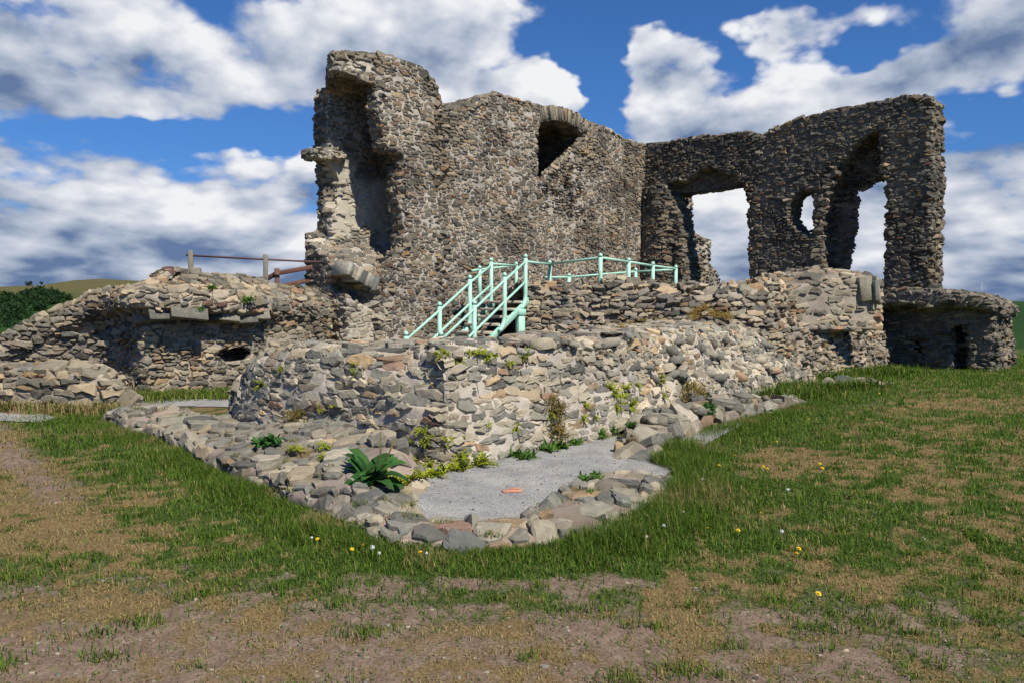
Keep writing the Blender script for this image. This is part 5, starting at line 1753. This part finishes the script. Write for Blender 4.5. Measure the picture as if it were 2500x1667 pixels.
# loose pebbles on the worn earth
def pebbles(n):
    base = np.array([[math.cos(a) * math.cos(e), math.sin(a) * math.cos(e), math.sin(e)] for e in (-0.5, 0.35, 0.95) for a in np.arange(6) * 1.047 + e])
    Fq = []
    for r_ in range(2):
        for k in range(6):
            Fq.append((r_ * 6 + k, r_ * 6 + (k + 1) % 6, r_ * 6 + 6 + (k + 1) % 6, r_ * 6 + 6 + k))
    Fq = np.array(Fq); cap_ = np.array([[12, 13, 14, 15], [12, 15, 16, 17]])
    Fq = np.vstack([Fq, cap_])
    x, y = scatter(n, 3.0, 12)
    g_, d_, e_ = masks(x, y)
    k = (rng.uniform(0, 1, n) < 0.05 + 0.8 * d_) & (poly_sd(x, y, enclosed) > 0)
    x, y = x[k], y[k]; m = len(x)
    s = 0.004 + 0.012 * rng.uniform(0, 1, m) ** 4
    sc = s[:, None, None] * np.stack([rng.uniform(.8, 1.5, m), rng.uniform(.7, 1.2, m), rng.uniform(.4, .8, m)], 1)[:, None, :]
    V = base[None] * sc * (1 + rng.uniform(-.2, .2, (m, 18, 1)))
    V = V + np.stack([x, y, gz(x, y)], 1)[:, None, :]
    F = (np.arange(m)[:, None, None] * 18 + Fq[None]).reshape(-1, 4)
    rid = np.repeat(rng.uniform(0, 1, m), 18)
    return mesh('pebbles', V.reshape(-1, 3), F, {'sid': rid, 'sid2': rid, 'mort': 0 * rid}, False)


tag(obj('pebbles', pebbles(9000), M_KERB), 'small grey pebbles strewn over the worn earth', 'pebbles', kind='stuff')

# ------------------------------------------------------------------ far trees, wood, mast
M_WOOD = leaf_mat('woodland', (0.010, 0.028, 0.010), (0.03, 0.065, 0.018))
M_BARK = plain('bark', (0.05, 0.04, 0.03), 0.9)


def hill_hit(px, py):
    loc, nrm = surf_hit(px, py)
    return loc


def crown(c, r, n, rng, leaf, mb, tone):
    for i in range(n):
        v = rng.normal(0, 1, 3); v /= np.linalg.norm(v)
        p = c + v * r * rng.uniform(0.55, 1.0) * np.array([1, 1, 0.85])
        a = rng.normal(0, 1, 3); a /= np.linalg.norm(a); b = np.cross(a, v + 0.3 * rng.normal(0, 1, 3)); b /= np.linalg.norm(b) + 1e-9
        l = leaf * rng.uniform(.6, 1.3)
        mb.add(np.array([p - a * l, p + b * l * .7, p + a * l, p - b * l * .7]), np.array([[0, 1, 2, 3]]))
        tone += [rng.uniform(0, 1)] * 4


mb = MB(); tone = []
for i in range(420):
    px = rl.uniform(-160, 260); py = 724 + 9 * math.sin(px * 0.045) + 75 * rl.uniform(0, 1) ** 1.8
    loc, _ = surf_hit(px, py)
    if loc[1] < 200: continue
    r = rl.uniform(3, 5)
    crown(loc + np.array([0, 0, r * 0.6]), np.array([r, r, r]), 50, rl, r * 0.24, mb, tone)
if mb.n:
    tag(obj('wood', mb.mesh('wood', False, {'tone': tone}), M_WOOD), 'dark green wood covering the far hillside', 'woodland', kind='stuff')
for px, py, hgt, lab in ((70, 700, 9, 'larger round tree on the skyline of the brown hill'), (103, 694, 5, 'smaller tree on the skyline of the brown hill'), (2416, 735, 9, 'lone dark tree on the green hill beside the undercroft')):
    d = px_dir(px, py); loc = np.array([0, 0, EYE]) + d * (900 / d[1])
    az_ = math.atan2(d[0], d[1]); 
    zt_ = loc[2]
    loc[2] = zt_ - 2
    t = empty('tree', tuple(loc), lab, 'tree')
    obj('trunk', MB().tube([loc, loc + ZV * hgt * 0.3, loc + ZV * hgt * 0.6], [hgt * .05, hgt * .04, hgt * .02], 7).mesh('trunk', True), M_BARK, t)
    mb = MB(); tone = []
    for k in range(7):
        crown(loc + np.array([rl.normal(0, hgt * .22), rl.normal(0, hgt * .2), hgt * rl.uniform(.4, .8)]), np.array([hgt * .24] * 3), 45, rl, hgt * 0.07, mb, tone)
    obj('crown', mb.mesh('crown', False, {'tone': tone}), M_WOOD, t)
a, b = at(2397, 735, 880), at(2397, 690, 880)
ms_ = empty('radio_mast', tuple(a - ZV * 3), 'thin pale radio mast on the skyline above the undercroft', 'mast')
mb = MB(); hh_ = b[2] - a[2]
for q in (0, 2.094, 4.189):
    o_ = np.array([math.cos(q), math.sin(q), 0]) * 0.35
    mb.tube([a - ZV * 3 + o_, b + o_ * 0.4], 0.09, 5)
for k in range(12):
    z0 = a + ZV * hh_ * k / 12
    mb.tube([z0 + np.array([-.35, 0, 0]), z0 + np.array([.35, .1, hh_ / 12])], 0.05, 4)
obj('lattice', mb.mesh('lattice'), plain('pale_steel', (0.45, 0.46, 0.48), 0.5), ms_)
obj('antenna', MB().tube([b - ZV * 4, b + ZV * 2.5], 0.06, 5).mesh('antenna'), plain('antenna_steel', (0.3, 0.3, 0.32), 0.5), ms_)
